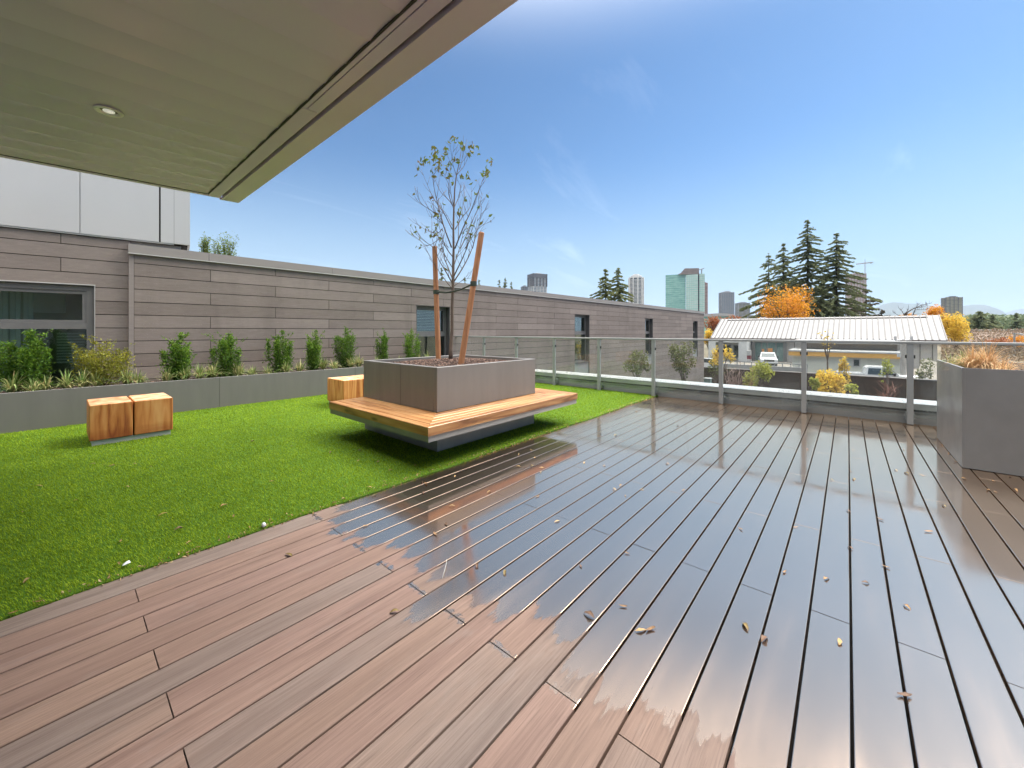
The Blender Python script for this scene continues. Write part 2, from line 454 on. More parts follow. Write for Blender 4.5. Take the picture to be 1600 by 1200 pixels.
# a sheet of thin high overcast overhead
ov0 = wn('MapRange', {'Value': sepw.outputs['Z'], 'From Min': .50, 'From Max': .84, 'To Min': 0.0, 'To Max': 1.0})
ov1 = wn('Math', {0: ov0.outputs[0], 1: 3.6}, operation='POWER')
ov = wn('Math', {0: ov1.outputs[0], 1: .96}, operation='MULTIPLY')
lowv = wn('MapRange', {'Value': sepw.outputs['Z'], 'From Min': .0, 'From Max': .42, 'To Min': .88, 'To Max': .0}, interpolation_type='SMOOTHSTEP')
mx = wn('Math', {0: cr.outputs[0], 1: ov.outputs[0]}, operation='MAXIMUM')
tint = wn('Mix', {0: 1.0, 6: sky.outputs[0], 7: (.325,.445,.52,1)}, data_type='RGBA', blend_type='MULTIPLY')
hzn = wn('Mix', {0: lowv.outputs[0], 6: tint.outputs[2], 7: (1.95,2.55,3.05,1)}, data_type='RGBA')
mixc = wn('Mix', {0: mx.outputs[0], 6: hzn.outputs[2], 7: (28.5,27.8,26.7,1)}, data_type='RGBA')
bg = wn('Background', {'Color': mixc.outputs[2], 'Strength': .12})
wo = wn('OutputWorld', {'Surface': bg.outputs[0]})
sun = bpy.data.lights.new('sun', 'SUN'); sun.energy = 1.8; sun.angle = math.radians(22); sun.color = (1,.95,.88)
so = bpy.data.objects.new('sun', sun); link(so)
sd = Vector((SUN_DIR2[0]*math.cos(SUN_EL), SUN_DIR2[1]*math.cos(SUN_EL), math.sin(SUN_EL)))
so.rotation_euler = sd.to_track_quat('Z', 'Y').to_euler(); so.location = sd*60
cam = bpy.data.cameras.new('camera'); co = bpy.data.objects.new('camera', cam); link(co)
cam.sensor_width = 36; cam.lens = 36*F/1600; cam.shift_y = -(600-HY)/1600
cam.clip_start = .05; cam.clip_end = 60000
co.location = (0,0,H); co.rotation_euler = (pi/2, 0, -math.atan2(C, S))
SC.camera = co
SC.view_settings.view_transform = 'Standard'; SC.view_settings.look = 'None'
SC.view_settings.exposure = 1.3; SC.view_settings.gamma = 1.0; SC.view_settings.use_curve_mapping = False
SC.render.resolution_x = 1024; SC.render.resolution_y = 768
SC.cycles.max_bounces = 8; SC.cycles.transparent_max_bounces = 24
SC.cycles.use_denoising = True; SC.cycles.caustics_reflective = False; SC.cycles.caustics_refractive = False

# ================================================================== SETTING: ground, deck, turf
def structure(o): o['kind'] = 'structure'; return o
PITCH = .1441; GAP = .0082
def kY(k): return -.0105+k*PITCH
JOINTS = {1: [-2.9,-.85-.97,.255-.0,2.29,4.37,6.42,8.4], 0: [-3.8,-1.85,-.80,1.18,3.24,5.31,7.36]}
JOINTS[1] = [-1.80,.255,2.29,4.37,6.42]; JOINTS[0] = [-.87,1.18,3.24,5.31,7.36]
WETX = {20:1.30,19:1.19,18:1.14,17:1.19,16:1.19,15:1.31,14:1.30,13:1.26,12:1.27,11:1.42,10:1.33,9:1.30,8:1.42,7:1.36,6:1.24,5:1.23,4:1.30,3:1.34,2:1.24,1:1.28,0:1.20,-1:1.24,-2:1.1,-3:1.2}
WETX[11] = 1.02; WETX[10] = 1.26
def build_deck():
    V=[];Fc=[];rnd=[];r2=[];wet=[];jt=[]
    zt, zb, bv = 0.0, -.028, .003
    for k in range(-24, 21):         # board whose far gap line is k
        y1 = kY(k)-GAP/2; y0 = kY(k-1)+GAP/2
        if k == 20: y1 = 2.905
        cuts = [-2.2]+JOINTS[k % 2]+[7.805]
        for a, b in zip(cuts[:-1], cuts[1:]):
            x0, x1 = a+.0016, b-.0016
            prof = [(y0,zb),(y1,zb),(y1,zt-bv)]
            prof += [(y1-bv*.3,zt-bv*.3),(y1-bv,zt),(y0+bv,zt),(y0+bv*.3,zt-bv*.3),(y0,zt-bv)]
            n = len(prof); o = len(V)
            dz = random.uniform(-.0006,.0006)
            eb = .0007
            for x, e in ((x0,eb),(x0+eb,0),(x1-eb,0),(x1,eb)):
                for (y,z) in prof: V.append((x,y,z-(e if z>-.02 else 0)+dz))
            for s_ in range(3):
                for i in range(n):
                    j=(i+1)%n
                    Fc.append((o+s_*n+i,o+s_*n+j,o+(s_+1)*n+j,o+(s_+1)*n+i))
            rr, rs = random.random(), random.random()
            c = 4*n
            rnd += [rr]*c; r2 += [rs]*c; wet += [WETX.get(k,1.22)]*c
            jt += [1.0 if k % 2 == 0 and k > 4 else 0.0]*c
    o = np_mesh('deck', V, Fc, M['deck'], None, {'rnd':rnd,'rnd2':r2,'wet':wet,'joint':jt})
    return structure(o)
build_deck()
b = MB(); b.box(-2.2,7.82,-3.6,8.06,-.32,-.045); structure(b.build('deck_substrate', M['backing']))
# turf: backing sheet, then blades as one uncountable mass
TE = 2.885
b = MB()
xs = np.linspace(-1.6,7.83,60)
for a0,a1 in zip(xs[:-1],xs[1:]):
    w0, w1 = (TE+.012*math.sin(a*2.1)+.006*math.sin(a*7) for a in (a0,a1))
    b.poly([(a0,w0,.008),(a1,w1,.008),(a1,8.05,.008),(a0,8.05,.008)])
    b.poly([(a0,w0,-.03),(a1,w1,-.03),(a1,w1,.008),(a0,w0,.008)])
structure(b.build('artificial_turf', M['turf_base']))
def build_blades():
    P=[]
    def fill(n, x0,x1,y0,y1):
        P.append(np.stack([RNG.uniform(x0,x1,n),RNG.uniform(y0,y1,n)],1))
    dens = lambda d: 34000/(1+(d/2.2)**1.8)
    for xi in np.arange(-1.2,7.8,.45):
        for yi in np.arange(2.87,8.05,.37):
            d = depth(xi+.22,yi+.18)
            rx = abs((S*xi-C*yi)/max(d,.1))
            if d < .9 or rx > 1.75: continue
            y1 = min(yi+.37, 8.05); x1 = min(xi+.45, 7.82)
            fill(int(dens(d)*.45*(y1-yi)), xi, x1, yi, y1)
    P = np.concatenate(P)
    edge = TE+.012*np.sin(P[:,0]*2.1)+.006*np.sin(P[:,0]*7)
    keep = P[:,1] > edge-.004
    ins = (P[:,0]>2.64)&(P[:,0]<4.34)&(P[:,1]>3.32)&(P[:,1]<4.83)
    P = P[keep & ~ins]
    n = len(P)
    d = C*P[:,0]+S*P[:,1]
    wd = .0021*(1+np.clip(d-1.5,0,9)*.42)
    h = RNG.uniform(.012,.023,n)
    a = RNG.uniform(0,2*pi,n)
    nap = np.array([-.35,.1])                       # the nap leans one way, as on a rolled mat
    lean = np.stack([np.cos(a),np.sin(a)],1)*RNG.uniform(.2,.9,n)[:,None]*h[:,None]+nap*h[:,None]
    sd = np.stack([-np.sin(a),np.cos(a)],1)*wd[:,None]*.5
    z0 = np.full(n,.004)
    V = np.zeros((n,5,3),np.float32)
    V[:,0,:2]=P-sd; V[:,1,:2]=P+sd; V[:,0,2]=z0; V[:,1,2]=z0
    mid = P+lean*.35
    V[:,2,:2]=mid+sd*.8; V[:,3,:2]=mid-sd*.8; V[:,2,2]=V[:,3,2]=z0+h*.6
    V[:,4,:2]=P+lean; V[:,4,2]=z0+h
    idx = np.arange(n)[:,None]*5
    T = np.concatenate([idx+[0,1,2],idx+[0,2,3],idx+[3,2,4]],1).reshape(-1,3)
    o = np_mesh('turf_grass', V.reshape(-1,3), T, M['turf_blade'], None, {'rnd':np.repeat(RNG.random(n),5)})
    tag(o,'bright green artificial grass pile covering the terrace','grass',kind='stuff')
build_blades()

# ================================================================== bench planter with its young tree
BX0,BX1,BY0,BY1 = 2.63,4.35,3.31,4.84
OX0,OX1,OY0 = 2.18,4.75,2.87
t = thing('planter_bench','grey metal tree planter wrapped on three sides by a cedar bench','planter bench',(3.49,4.07,0))
def panel_box(x0,x1,y0,y1,z0,z1,th,seams):
    b = MB()
    b.box(x0,x1,y0,y0+th,z0,z1,0,.003); b.box(x0,x1,y1-th,y1,z0,z1,0,.003)
    b.box(x0,x0+th,y0+th,y1-th,z0,z1,0,.003); b.box(x1-th,x1,y0+th,y1-th,z0,z1,0,.003)
    return b
b = panel_box(BX0,BX1,BY0,BY1,.431,.91,.06,())
b.box(BX0-.0012,BX0+.01,3.985,3.988,.435,.905,1)
b.build('planter_box',[M['panel_grey'],M['panel_seam']],t)
b = MB(); b.box(BX0+.012,BX1-.012,BY0+.012,BY1-.012,-.02,.285); b.build('base',M['steel_frame'],t)
b = MB(); b.box(OX0+.012,OX1-.012,OY0+.012,BY1-.005,.286,.345); b.build('seat_frame',M['steel_frame'],t)
def bench_side(p_out0, p_out1, inward, depth_in, mit0, mit1):
    """slats along local x, a mitred strip of seat; local frame: x along the outer edge, y inward"""
    p0, p1 = Vector(p_out0), Vector(p_out1)
    L = (p1-p0).length; ang = math.atan2(p1.y-p0.y, p1.x-p0.x)
    V=[];Fc=[];rn=[]
    n=5; sw=depth_in/n
    for i in range(n):
        y0=i*sw+(0 if i==0 else .0028); y1=(i+1)*sw-(.0028 if i<n-1 else 0)
        zt=.43+random.uniform(-.0008,.0008); zb=.3455 if i==0 else .392
        ch=.004
        pts=[]
        def xe(y): return (y if mit0 else 0)+.0008, L-(y if mit1 else 0)-.0008
        prof=[(y0,zb),(y1,zb),(y1,zt-ch),(y1-ch,zt),(y0+ch,zt),(y0,zt-ch)]
        o=len(V); m=len(prof)
        for e in (0,1):
            for (y,z) in prof: V.append((xe(y)[e],y,z))
        for q in range(m): Fc.append((o+q,o+(q+1)%m,o+m+(q+1)%m,o+m+q))
        Fc.append(tuple(o+q for q in reversed(range(m)))); Fc.append(tuple(o+m+q for q in range(m)))
        rn += [random.random()]*(2*m)
    me=bpy.data.meshes.new('seat'); me.from_pydata(V,[],Fc)
    import bmesh
    bm=bmesh.new(); bm.from_mesh(me); bmesh.ops.recalc_face_normals(bm,faces=bm.faces); bm.to_mesh(me); bm.free()
    attr(me,'rnd',rn)
    ob=finish('seat',me,M['cedar'],t)
    ob.location=(p0.x-3.49,p0.y-4.07,0); ob.rotation_euler=(0,0,ang)
    return ob
dI=BX0-OX0-.001; dF=BY0-OY0-.001; dR=OX1-BX1-.001
bench_side((OX0,OY0),(OX1,OY0),1,dF,True,True)
bench_side((OX0,BY1),(OX0,OY0),1,dI,False,True)
bench_side((OX1,OY0),(OX1,BY1),1,dR,True,False)
# mulch bed inside
def mound(x,y):
    return .868+.03*max(0,1-((x-3.49)**2/.6+(y-4.07)**2/.5))
b=MB(); g=14
for i in range(g):
    for j in range(g):
        q=[]
        for (u,v) in ((i,j),(i+1,j),(i+1,j+1),(i,j+1)):
            x=BX0+.06+(BX1-BX0-.12)*u/g; y=BY0+.06+(BY1-BY0-.12)*v/g
            q.append((x,y,mound(x,y)))
        b.poly(q)
b.build('soil',M['soil'],t)
def chips(name, n, x0,x1,y0,y1, zf, mat, parent, s0=.008,s1=.028):
    V=[];Fq=[];rn=[]
    for i in range(n):
        x,y=random.uniform(x0,x1),random.uniform(y0,y1); z=zf(x,y)+random.uniform(0,.008)
        R=Matrix.Rotation(random.uniform(0,2*pi),3,'Z')@Matrix.Rotation(random.uniform(-.6,.6),3,'X')@Matrix.Rotation(random.uniform(-.6,.6),3,'Y')
        l,w_,h=random.uniform(s0,s1),random.uniform(s0*.6,s1*.5),random.uniform(.002,.005)
        o=len(V)
        for p in ((-l,-w_,-h),(l,-w_*.6,-h),(l*.8,w_,-h),(-l*.9,w_*.7,-h),(-l,-w_,h),(l,-w_*.6,h),(l*.8,w_,h),(-l*.9,w_*.7,h)):
            V.append(tuple(Vector((x,y,z))+R@(Vector(p)*.5)))
        for f in ((4,5,6,7),(0,1,5,4),(1,2,6,5),(2,3,7,6),(3,0,4,7)): Fq.append([o+k for k in f])
        rn+=[random.random()]*8
    o=np_mesh(name,V,Fq,mat,parent,{'rnd':rn}); o['kind']='stuff'; return o
def chipmat():
    t_=NT('bark_chip'); col=t_.ramp(t_.at('rnd'),[(0,(.035,.022,.018)),(.5,(.11,.065,.05)),(.85,(.22,.135,.10)),(1,(.34,.24,.19))])
    return t_.done(t_.bsdf(Base_Color=col,Roughness=.8,Specular_IOR_Level=.3))
M['chip']=chipmat()
chips('mulch',4200,BX0+.065,BX1-.065,BY0+.065,BY1-.065,mound,M['chip'],t)

# the staked tree
TD=5.62
base=Vector(at(704,562,TD))
tr=thing('sapling_tree','slim staked young tree with bare twigs and a few olive leaves at its top','tree',tuple(base))
def tp(x,y,dd=0.0): return Vector(at(x,y,TD+dd))
def q(zx,zy): return (640+zx/6.314, 200+zy/6.314)
trunk=[(704.0,566),(704.5,545),(706.5,515),(706.5,480),(707.5,455),(708,430),(708.5,400)]
b=MB()
pts=[tp(x,y,.01*math.sin(i*1.3)) for i,(x,y) in enumerate(trunk)]+[tp(*q(434,1200)),tp(*q(432,1000)),tp(*q(437,780)),tp(*q(445,600)),tp(*q(462,465)),tp(*q(490,340),),tp(*q(513,200))]
rad=[.034,.027,.024,.023,.022,.021,.018,.016,.0145,.012,.009,.007,.005,.003]
b.tube(pts,rad,9)
LIMBS=[ # traced limbs (zoom pixels of the crown view), depth drift, start radius
 ([(415,1180),(330,950),(280,760),(240,580),(225,440)],-.18,.009),
 ([(420,1000),(345,850),(285,765),(210,640),(110,400)],.16,.007),
 ([(435,780),(390,715),(300,620),(245,490)],.2,.0065),
 ([(425,770),(385,650),(385,560),(335,440)],-.15,.006),
 ([(437,790),(480,690),(520,550)],.12,.006),
 ([(432,760),(400,600),(398,470)],.05,.005),
 ([(447,1190),(530,980),(600,830),(660,670),(740,470)],-.2,.009),
 ([(448,1000),(520,880),(600,770),(610,580)],.22,.007),
 ([(462,465),(540,370),(590,250)],.15,.005),
 ([(460,460),(425,350),(410,230)],-.1,.004),
 ([(490,410),(520,300),(530,120)],.03,.004),
 ([(500,1190),(560,1060),(640,870),(700,730),(720,640)],.25,.007),
 ([(620,1190),(680,960),(705,850),(712,770)],.1,.005),
 ([(330,950),(235,830),(120,750),(70,650)],-.25,.006),
 ([(325,990),(270,1040),(170,1010),(60,940)],.2,.005),
 ([(340,960),(250,890),(190,870)],-.1,.004),
 ([(240,1180),(140,1110),(55,1040)],-.15,.005),
 ([(420,960),(350,830),(290,790)],.18,.004),
 ([(545,1190),(650,1030),(720,960),(800,920)],-.2,.005),
 ([(480,1100),(490,900),(540,700),(535,560)],.28,.005)]
LIMBS2=[ # lower limbs in full-frame pixels
 ([(708,445),(697,425),(683,400),(672,360)],-.2,.010),
 ([(708,438),(699,415),(692,395),(678,345)],.22,.009),
 ([(708,420),(695,398),(690,380),(701,395-8),(688,372)],.05,.006),
 ([(707,452),(690,430),(676,408),(664,385)],.1,.006),
 ([(709,440),(722,420),(735,395),(742,372),(747,335)],.2,.010),
 ([(709,432),(722,405),(730,385),(738,355)],-.22,.009),
 ([(709,415),(716,395),(722,372),(728,345)],.1,.007),
 ([(709,447),(725,437),(738,434)],-.05,.004),
 ([(708,402),(696,385),(688,360),(682,335)],-.05,.007),
 ([(688,372),(668,384),(652,372),(640,366)],.1,.004)]
tips=[]; rr=random.Random(5)
def limb(P,r0):
    N=len(P); b.tube(P,[max(.0018,r0*1.15*(1-.85*i/(N-1))) for i in range(N)],5,0,True)
def smooth(P):
    out=[]
    for i in range(len(P)-1):
        for k in range(3):
            u=k/3; p0=P[max(i-1,0)];p1=P[i];p2=P[i+1];p3=P[min(i+2,len(P)-1)]
            out.append(.5*((2*p1)+(-p0+p2)*u+(2*p0-5*p1+4*p2-p3)*u*u+(-p0+3*p1-3*p2+p3)*u**3))
    out.append(P[-1]); return out
for src,full in ((LIMBS,False),(LIMBS2,True)):
    for (pl,dd,r0) in src:
        P=[]
        for i,(x,y) in enumerate(pl):
            xx,yy=(x,y) if full else q(x,y)
            u=i/(len(pl)-1)
            P.append(tp(xx,yy,dd*u*1.5))
        P=smooth(P); limb(P,r0); tips.append(P[-1])
        for i in range(2,len(P)-1):
            if rr.random()<.85:
                dirn=(P[i+1]-P[i-1]).normalized()
                side=Vector((rr.uniform(-1,1),rr.uniform(-1,1),rr.uniform(-.2,.4)))
                L=rr.uniform(.10,.30)*(1.1-.4*i/len(P))
                d2=(dirn*.9+side*.75).normalized()
                Q=[P[i],P[i]+d2*L*.5+Vector((0,0,.012)),P[i]+d2*L+Vector((0,0,.05))]
                limb(Q,max(.0022,r0*.4)); tips.append(Q[-1])
                if rr.random()<.6:
                    d3=(d2+Vector((rr.uniform(-1,1),rr.uniform(-1,1),.3))*.8).normalized()
                    limb([Q[1],Q[1]+d3*L*.5],.0019); tips.append(Q[1]+d3*L*.5)
b.build('trunk',M['bark'],tr,True)
lc=[]
for (zx,zy,n,sp) in ((520,170,14,45),(430,110,10,35),(640,190,16,50),(590,250,9,30),(680,270,2,8),(370,240,12,45),(430,310,12,45),(240,230,14,50),(170,330,12,50),(270,300,14,45),(250,420,12,45),(310,350,9,35),(100,330,5,25),(85,400,3,10),(65,475,2,8),(45,650,2,8),(760,440,16,42),(790,340,9,30),(715,460,4,15),(400,480,9,30),(515,480,7,25),(580,480,6,25),(650,520,2,10),(600,555,2,8),(540,710,3,18),(650,640,2,10),(765,672,1,4),(680,775,3,10),(500,830,9,40),(260,870,10,35),(250,960,6,25),(165,1000,6,30),(220,690,3,15),(110,980,2,10),(60,1022,1,4),(420,540,3,15),(320,450,6,25),(620,1060,5,30),(560,980,4,40),(240,1080,5,30),(380,380,8,40)):
    for i in range(n):
        x,y=q(zx+random.gauss(0,sp*.55),zy+random.gauss(0,sp*.6)); lc.append(tuple(tp(x,y,random.gauss(0,.16))))
for p in tips:
    if p.z<3.1 and random.random()<.25: lc.append(tuple(p))
M['sap_leaf']=leafmat('sapling_leaf',[(0,(.10,.04,.02)),(.25,(.12,.08,.015)),(.6,(.075,.11,.014)),(1,(.12,.16,.025))],.35)
leaves('foliage',np.array(lc),RNG.uniform(.045,.088,len(lc)),M['sap_leaf'],tr,.5,None,1,.9)

# stakes and the strap
def stake(x0,y0,x1,y1,zb,label):
    d0=F*(H-zb)/(y0-HY); p0=Vector(at(x0,y0,d0)); p1=Vector(at(x1,y1,d0))
    o=thing('wooden_stake',label,'stake',tuple(p0),0,'wooden stakes propping the young tree')
    b=MB(); dr=(p1-p0).normalized()
    b.tube([p0-dr*.12,p0,p0.lerp(p1,.5),p1-dr*.008,p1],[.038,.038,.037,.036,.031],14); b.build('pole',M['stake'],o,False)
    return o,p0,p1
s1,a0,a1=stake(685,560.5,679,385,.89,'shorter upright round wooden stake on the left of the young tree')
s2,c0,c1=stake(720.5,568,752.5,363,.89,'round wooden stake leaning outward on the right of the young tree')
zt=tp(707,455).z
pa=a0.lerp(a1,(zt-a0.z)/(a1.z-a0.z)); pc=c0.lerp(c1,(zt+.02-c0.z)/(c1.z-c0.z))
ptk=tp(707.3,456)
o=thing('tree_tie','dark green strap tying the young tree to its two stakes','strap',tuple(ptk))
b=MB()
for P_ in (pa,pc):
    off=Vector((0,0,.0))
    b.tube([P_-Vector((0,0,.03)),P_+Vector((0,0,.03))],.042,14)
def band(p,r):
    b.tube([p-Vector((0,0,.012)),p+Vector((0,0,.012))],r,12)
band(ptk,.027)
for P_ in (pa,pc):
    dd=(P_-ptk); s_=Vector((-dd.y,dd.x,0)).normalized()
    A=[ptk+s_*.024,ptk.lerp(P_,.4)+s_*.008+Vector((0,0,-.006)),P_+s_*.012]
    B=[ptk-s_*.024,ptk.lerp(P_,.4)-s_*.006+Vector((0,0,-.012)),P_-s_*.012]
    b.tube(A,.0085,6); b.tube(B,.0085,6)
b.build('strap',M['tie'],o)

# ================================================================== timber stools
M['plinth']=pm('pale_plinth',(.52,.51,.49),(.45,.44,.42),(9,9,9),.7,.1)
def stool(label, x0,y0, bw=.345, gap=.012, dy=.61, rz=0.0, h=.468):
    o=thing('timber_stool',label,'stool',(x0,y0,0),rz,'timber block stools on the turf',True)
    b=MB(); b.box(.02,2*bw+gap-.02,.02,dy-.02,-.0,.062); b.build('base_plate',M['plinth'],o)
    for i in (0,1):
        xa=i*(bw+gap)
        bb=MB(); bb.box(xa,xa+bw,0,dy,.068,h,0,.006)
        V=[(z,y-dy/2,-(x-xa-bw/2)) for (x,y,z) in bb.v]    # grain runs up the block
        me=bpy.data.meshes.new('block'); me.from_pydata(V,[],bb.f)
        import bmesh
        bm=bmesh.new(); bm.from_mesh(me); bmesh.ops.recalc_face_normals(bm,faces=bm.faces); bm.to_mesh(me); bm.free()
        attr(me,'rnd',[random.random()]*len(V))
        k=finish('block',me,[M['block_stain'],M['block_end']],o)
        for p in me.polygons:
            if p.normal.x>.9: p.material_index=1
        k.matrix_local=Matrix(((0,0,-1,xa+bw/2),(0,1,0,dy/2),(1,0,0,0),(0,0,0,1)))
    return o
M['block_stain']=woodmat('timber_block_side',[(0,(.22,.05,.014)),(.3,(.45,.15,.036)),(.6,(.58,.235,.068)),(1,(.66,.33,.12))],(1.3,17,17),.5,False,8,(.10,.27,(.26,.055,.012)),.4)
stool('pair of orange timber blocks on a grey plinth, standing free on the open turf',.232,6.396,.348,.014)
stool('orange timber block stool half hidden behind the planter bench',3.12,6.39,.348,.014)

# ================================================================== long planter against the wall, with shrubs and grasses
LPY=8.05
t=thing('long_planter','long low grey metal planter running along the foot of the plank wall','planter',(3.0,LPY,0))
b=MB()
b.box(-3.2,7.60,LPY,LPY+.022,-.02,.515,0,.003); b.box(7.578,7.60,LPY+.022,8.93,-.02,.515)
b.build('front_panel',M['panel_grey'],t)
for px in (92+251,540+15): 
    X=onY(px,LPY); b=MB(); b.box(X-.0025,X+.0025,LPY-.0012,LPY+.01,0,.513); b.build('panel_seam',M['panel_seam'],t)
def lpz(x,y): return .455+.02*math.sin(x*3.1)*math.sin(y*5)
b=MB()
for i in range(60):
    for j in range(4):
        P=[]
        for (u,v) in ((i,j),(i+1,j),(i+1,j+1),(i,j+1)):
            x=-3.18+10.7*u/60; y=LPY+.022+.86*v/4; P.append((x,y,lpz(x,y)))
        b.poly(P)
b.build('soil',M['soil'],t)
chips('mulch',2600,-1.4,7.5,LPY+.03,8.85,lpz,M['chip'],t,.012,.04)

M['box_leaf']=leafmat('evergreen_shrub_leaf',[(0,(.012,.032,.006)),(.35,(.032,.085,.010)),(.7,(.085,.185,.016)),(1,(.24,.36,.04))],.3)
M['rose_leaf']=leafmat('thin_shrub_leaf',[(0,(.06,.07,.012)),(.4,(.14,.16,.02)),(.75,(.26,.26,.03)),(1,(.42,.36,.05))],.3)
M['lil_blade']=leafmat('border_grass_blade',[(0,(.05,.11,.02)),(.4,(.13,.23,.05)),(.7,(.28,.36,.13)),(.9,(.50,.46,.22)),(1,(.55,.42,.20))],.25)
M['straw']=leafmat('straw_blade',[(0,(.30,.13,.045)),(.4,(.46,.24,.09)),(.75,(.60,.38,.17)),(1,(.70,.52,.30))],.25)
SHY=8.48
def shrub(px,ytop,hw,label,mat,n=1500,style='box'):
    n=int(n*3.2)
    X=onY(px,SHY); d=depth(X,SHY); zb=.46; zt=H+(HY-ytop)*d/F; w_=.97*hw*d/F
    o=thing('shrub',label,'shrub',(X,SHY,zb),0,'shrubs in the long planter')
    b=MB(); cen=[];ax=[];bi=[]
    ns=9 if style=='box' else 12
    hgt=zt-zb
    for k in range(ns):
        a=2*pi*k/ns+random.uniform(-.3,.3); out=random.uniform(.25,1.0)*w_*(.85 if style=='box' else 1.1)
        top=hgt*random.uniform(.72,1.0)*(1-.22*out/w_) if k else hgt
        if k==0: out=.03
        p0=Vector((X+random.uniform(-.03,.03),SHY+random.uniform(-.03,.03),zb-.03))
        p1=p0+Vector((math.cos(a)*out*.75,math.sin(a)*out*.75,top*.45))
        p2=Vector((X+math.cos(a)*out*.95,SHY+math.sin(a)*out*.8,zb+top))
        b.tube([p0,p1,p2],[.006,.004,.0015],5)
        m=n//ns
        for i in range(m):
            u=random.random()**.8
            u=.06+.94*u if style=='box' else .25+.75*u
            p=(p0.lerp(p1,u*2) if u<.5 else p1.lerp(p2,u*2-1))
            sp=w_*(.30 if style=='box' else .36)*(1.15-.75*u)
            q_=Vector((random.gauss(0,1),random.gauss(0,1),random.gauss(0,.7)))*sp*.62
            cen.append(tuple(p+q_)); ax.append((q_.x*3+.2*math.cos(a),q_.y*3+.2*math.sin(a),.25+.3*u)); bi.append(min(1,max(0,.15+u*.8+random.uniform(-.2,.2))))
    for k in range(int(ns*1.6)):          # single shoots standing out of the outline
        a=random.uniform(0,2*pi); r0=w_*random.uniform(.2,.75); h0=hgt*random.uniform(.35,.95)
        p0=Vector((X+math.cos(a)*r0*.8,SHY+math.sin(a)*r0*.7,zb+h0)); p1=p0+Vector((math.cos(a)*w_*random.uniform(.1,.55),math.sin(a)*w_*.4,random.uniform(.05,.16)))
        b.tube([p0,p1],[.0025,.001],4)
        for i in range(16):
            u=random.random(); p=p0.lerp(p1,u)+Vector((random.gauss(0,.014),random.gauss(0,.014),random.gauss(0,.014)))
            cen.append(tuple(p)); ax.append((math.cos(a)+random.uniform(-.8,.8),math.sin(a)+random.uniform(-.8,.8),.6)); bi.append(random.uniform(.5,1))
    b.build('stem',M['twig'],o)
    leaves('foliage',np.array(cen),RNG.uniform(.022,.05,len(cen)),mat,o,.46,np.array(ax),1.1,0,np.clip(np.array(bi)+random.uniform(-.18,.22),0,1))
    return o
bl=M['box_leaf']
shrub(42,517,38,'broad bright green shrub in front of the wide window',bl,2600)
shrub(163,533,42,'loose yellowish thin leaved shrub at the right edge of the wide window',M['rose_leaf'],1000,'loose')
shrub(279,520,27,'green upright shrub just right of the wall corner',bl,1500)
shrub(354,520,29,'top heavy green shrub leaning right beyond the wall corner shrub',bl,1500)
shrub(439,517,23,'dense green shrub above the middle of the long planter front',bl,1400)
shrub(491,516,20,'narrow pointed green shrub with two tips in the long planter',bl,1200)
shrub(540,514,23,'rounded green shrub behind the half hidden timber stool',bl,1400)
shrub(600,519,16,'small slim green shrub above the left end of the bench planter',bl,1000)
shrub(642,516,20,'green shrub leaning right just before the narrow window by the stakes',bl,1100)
def blades(tufts,mat,name,parent,wk=1.0):
    """tufts: (x,y,z,n,length,spread)"""
    V=[];Fq=[];rn=[]
    for (x,y,z,n,L0,spr) in tufts:
        for i in range(n):
            a=random.uniform(0,2*pi); L=L0*random.uniform(.55,1.1); lean=random.uniform(.15,1.0)*spr
            w0=wk*random.uniform(.005,.0095)*(L0/.3)**.5; rv=random.random()
            dx,dy=math.cos(a),math.sin(a); px_,py_=-dy,dx
            bx,by=x+dx*.02*random.random(),y+dy*.02*random.random()
            o=len(V); N=5
            for k in range(N+1):
                u=k/N
                hor=L*lean*(u**1.5)*.75; ver=L*(u*(1-.25*lean)-.62*lean*u*u*u)
                ww=w0*(1-u**2*.92)
                cx_,cy_,cz_=bx+dx*hor,by+dy*hor,z+ver
                V.append((cx_+px_*ww,cy_+py_*ww,cz_)); V.append((cx_-px_*ww,cy_-py_*ww,cz_))
                rn+=[rv,rv]
            for k in range(N): Fq.append([o+2*k,o+2*k+1,o+2*k+3,o+2*k+2])
    return np_mesh(name,V,Fq,mat,parent,{'rnd':rn})
def grass_clump(x,y,z,n,L,label,mat,cat,group,spr=1.0,name='grass_clump',wk=1.0):
    o=blades([(x,y,z,n,L,spr),(x+random.uniform(-.05,.05),y+random.uniform(-.04,.04),z,n//2,L*.8,spr)]+([(x+random.uniform(-.11,.11),y+random.uniform(-.11,.11),z,n//3,L*random.uniform(.6,.95),spr) for _ in range(5)] if wk<1 else []),mat,name,None,wk)
    o2=np.array((x,y,z))
    me=o.data; co_=np.zeros(len(me.vertices)*3,np.float32); me.vertices.foreach_get('co',co_)
    co_=co_.reshape(-1,3)-o2.astype(np.float32); me.vertices.foreach_set('co',co_.ravel()); o.location=(x,y,z)
    return tag(o,label,cat,group)
LG='low tuft of green and straw coloured strap grass in the long planter'
for px in (18,52,72,105,128,150,198,215,262,290,312,333,372,395,418,447,470,505,522,548,560,590,612,625,655,668,684):
    Y=random.uniform(8.2,8.36); X=onY(px,Y)
    grass_clump(X,Y,.46,random.randint(46,80),random.uniform(.28,.44),LG,M['lil_blade'],'grass tuft','border grass tufts in the long planter',1.0,'grass_tuft')

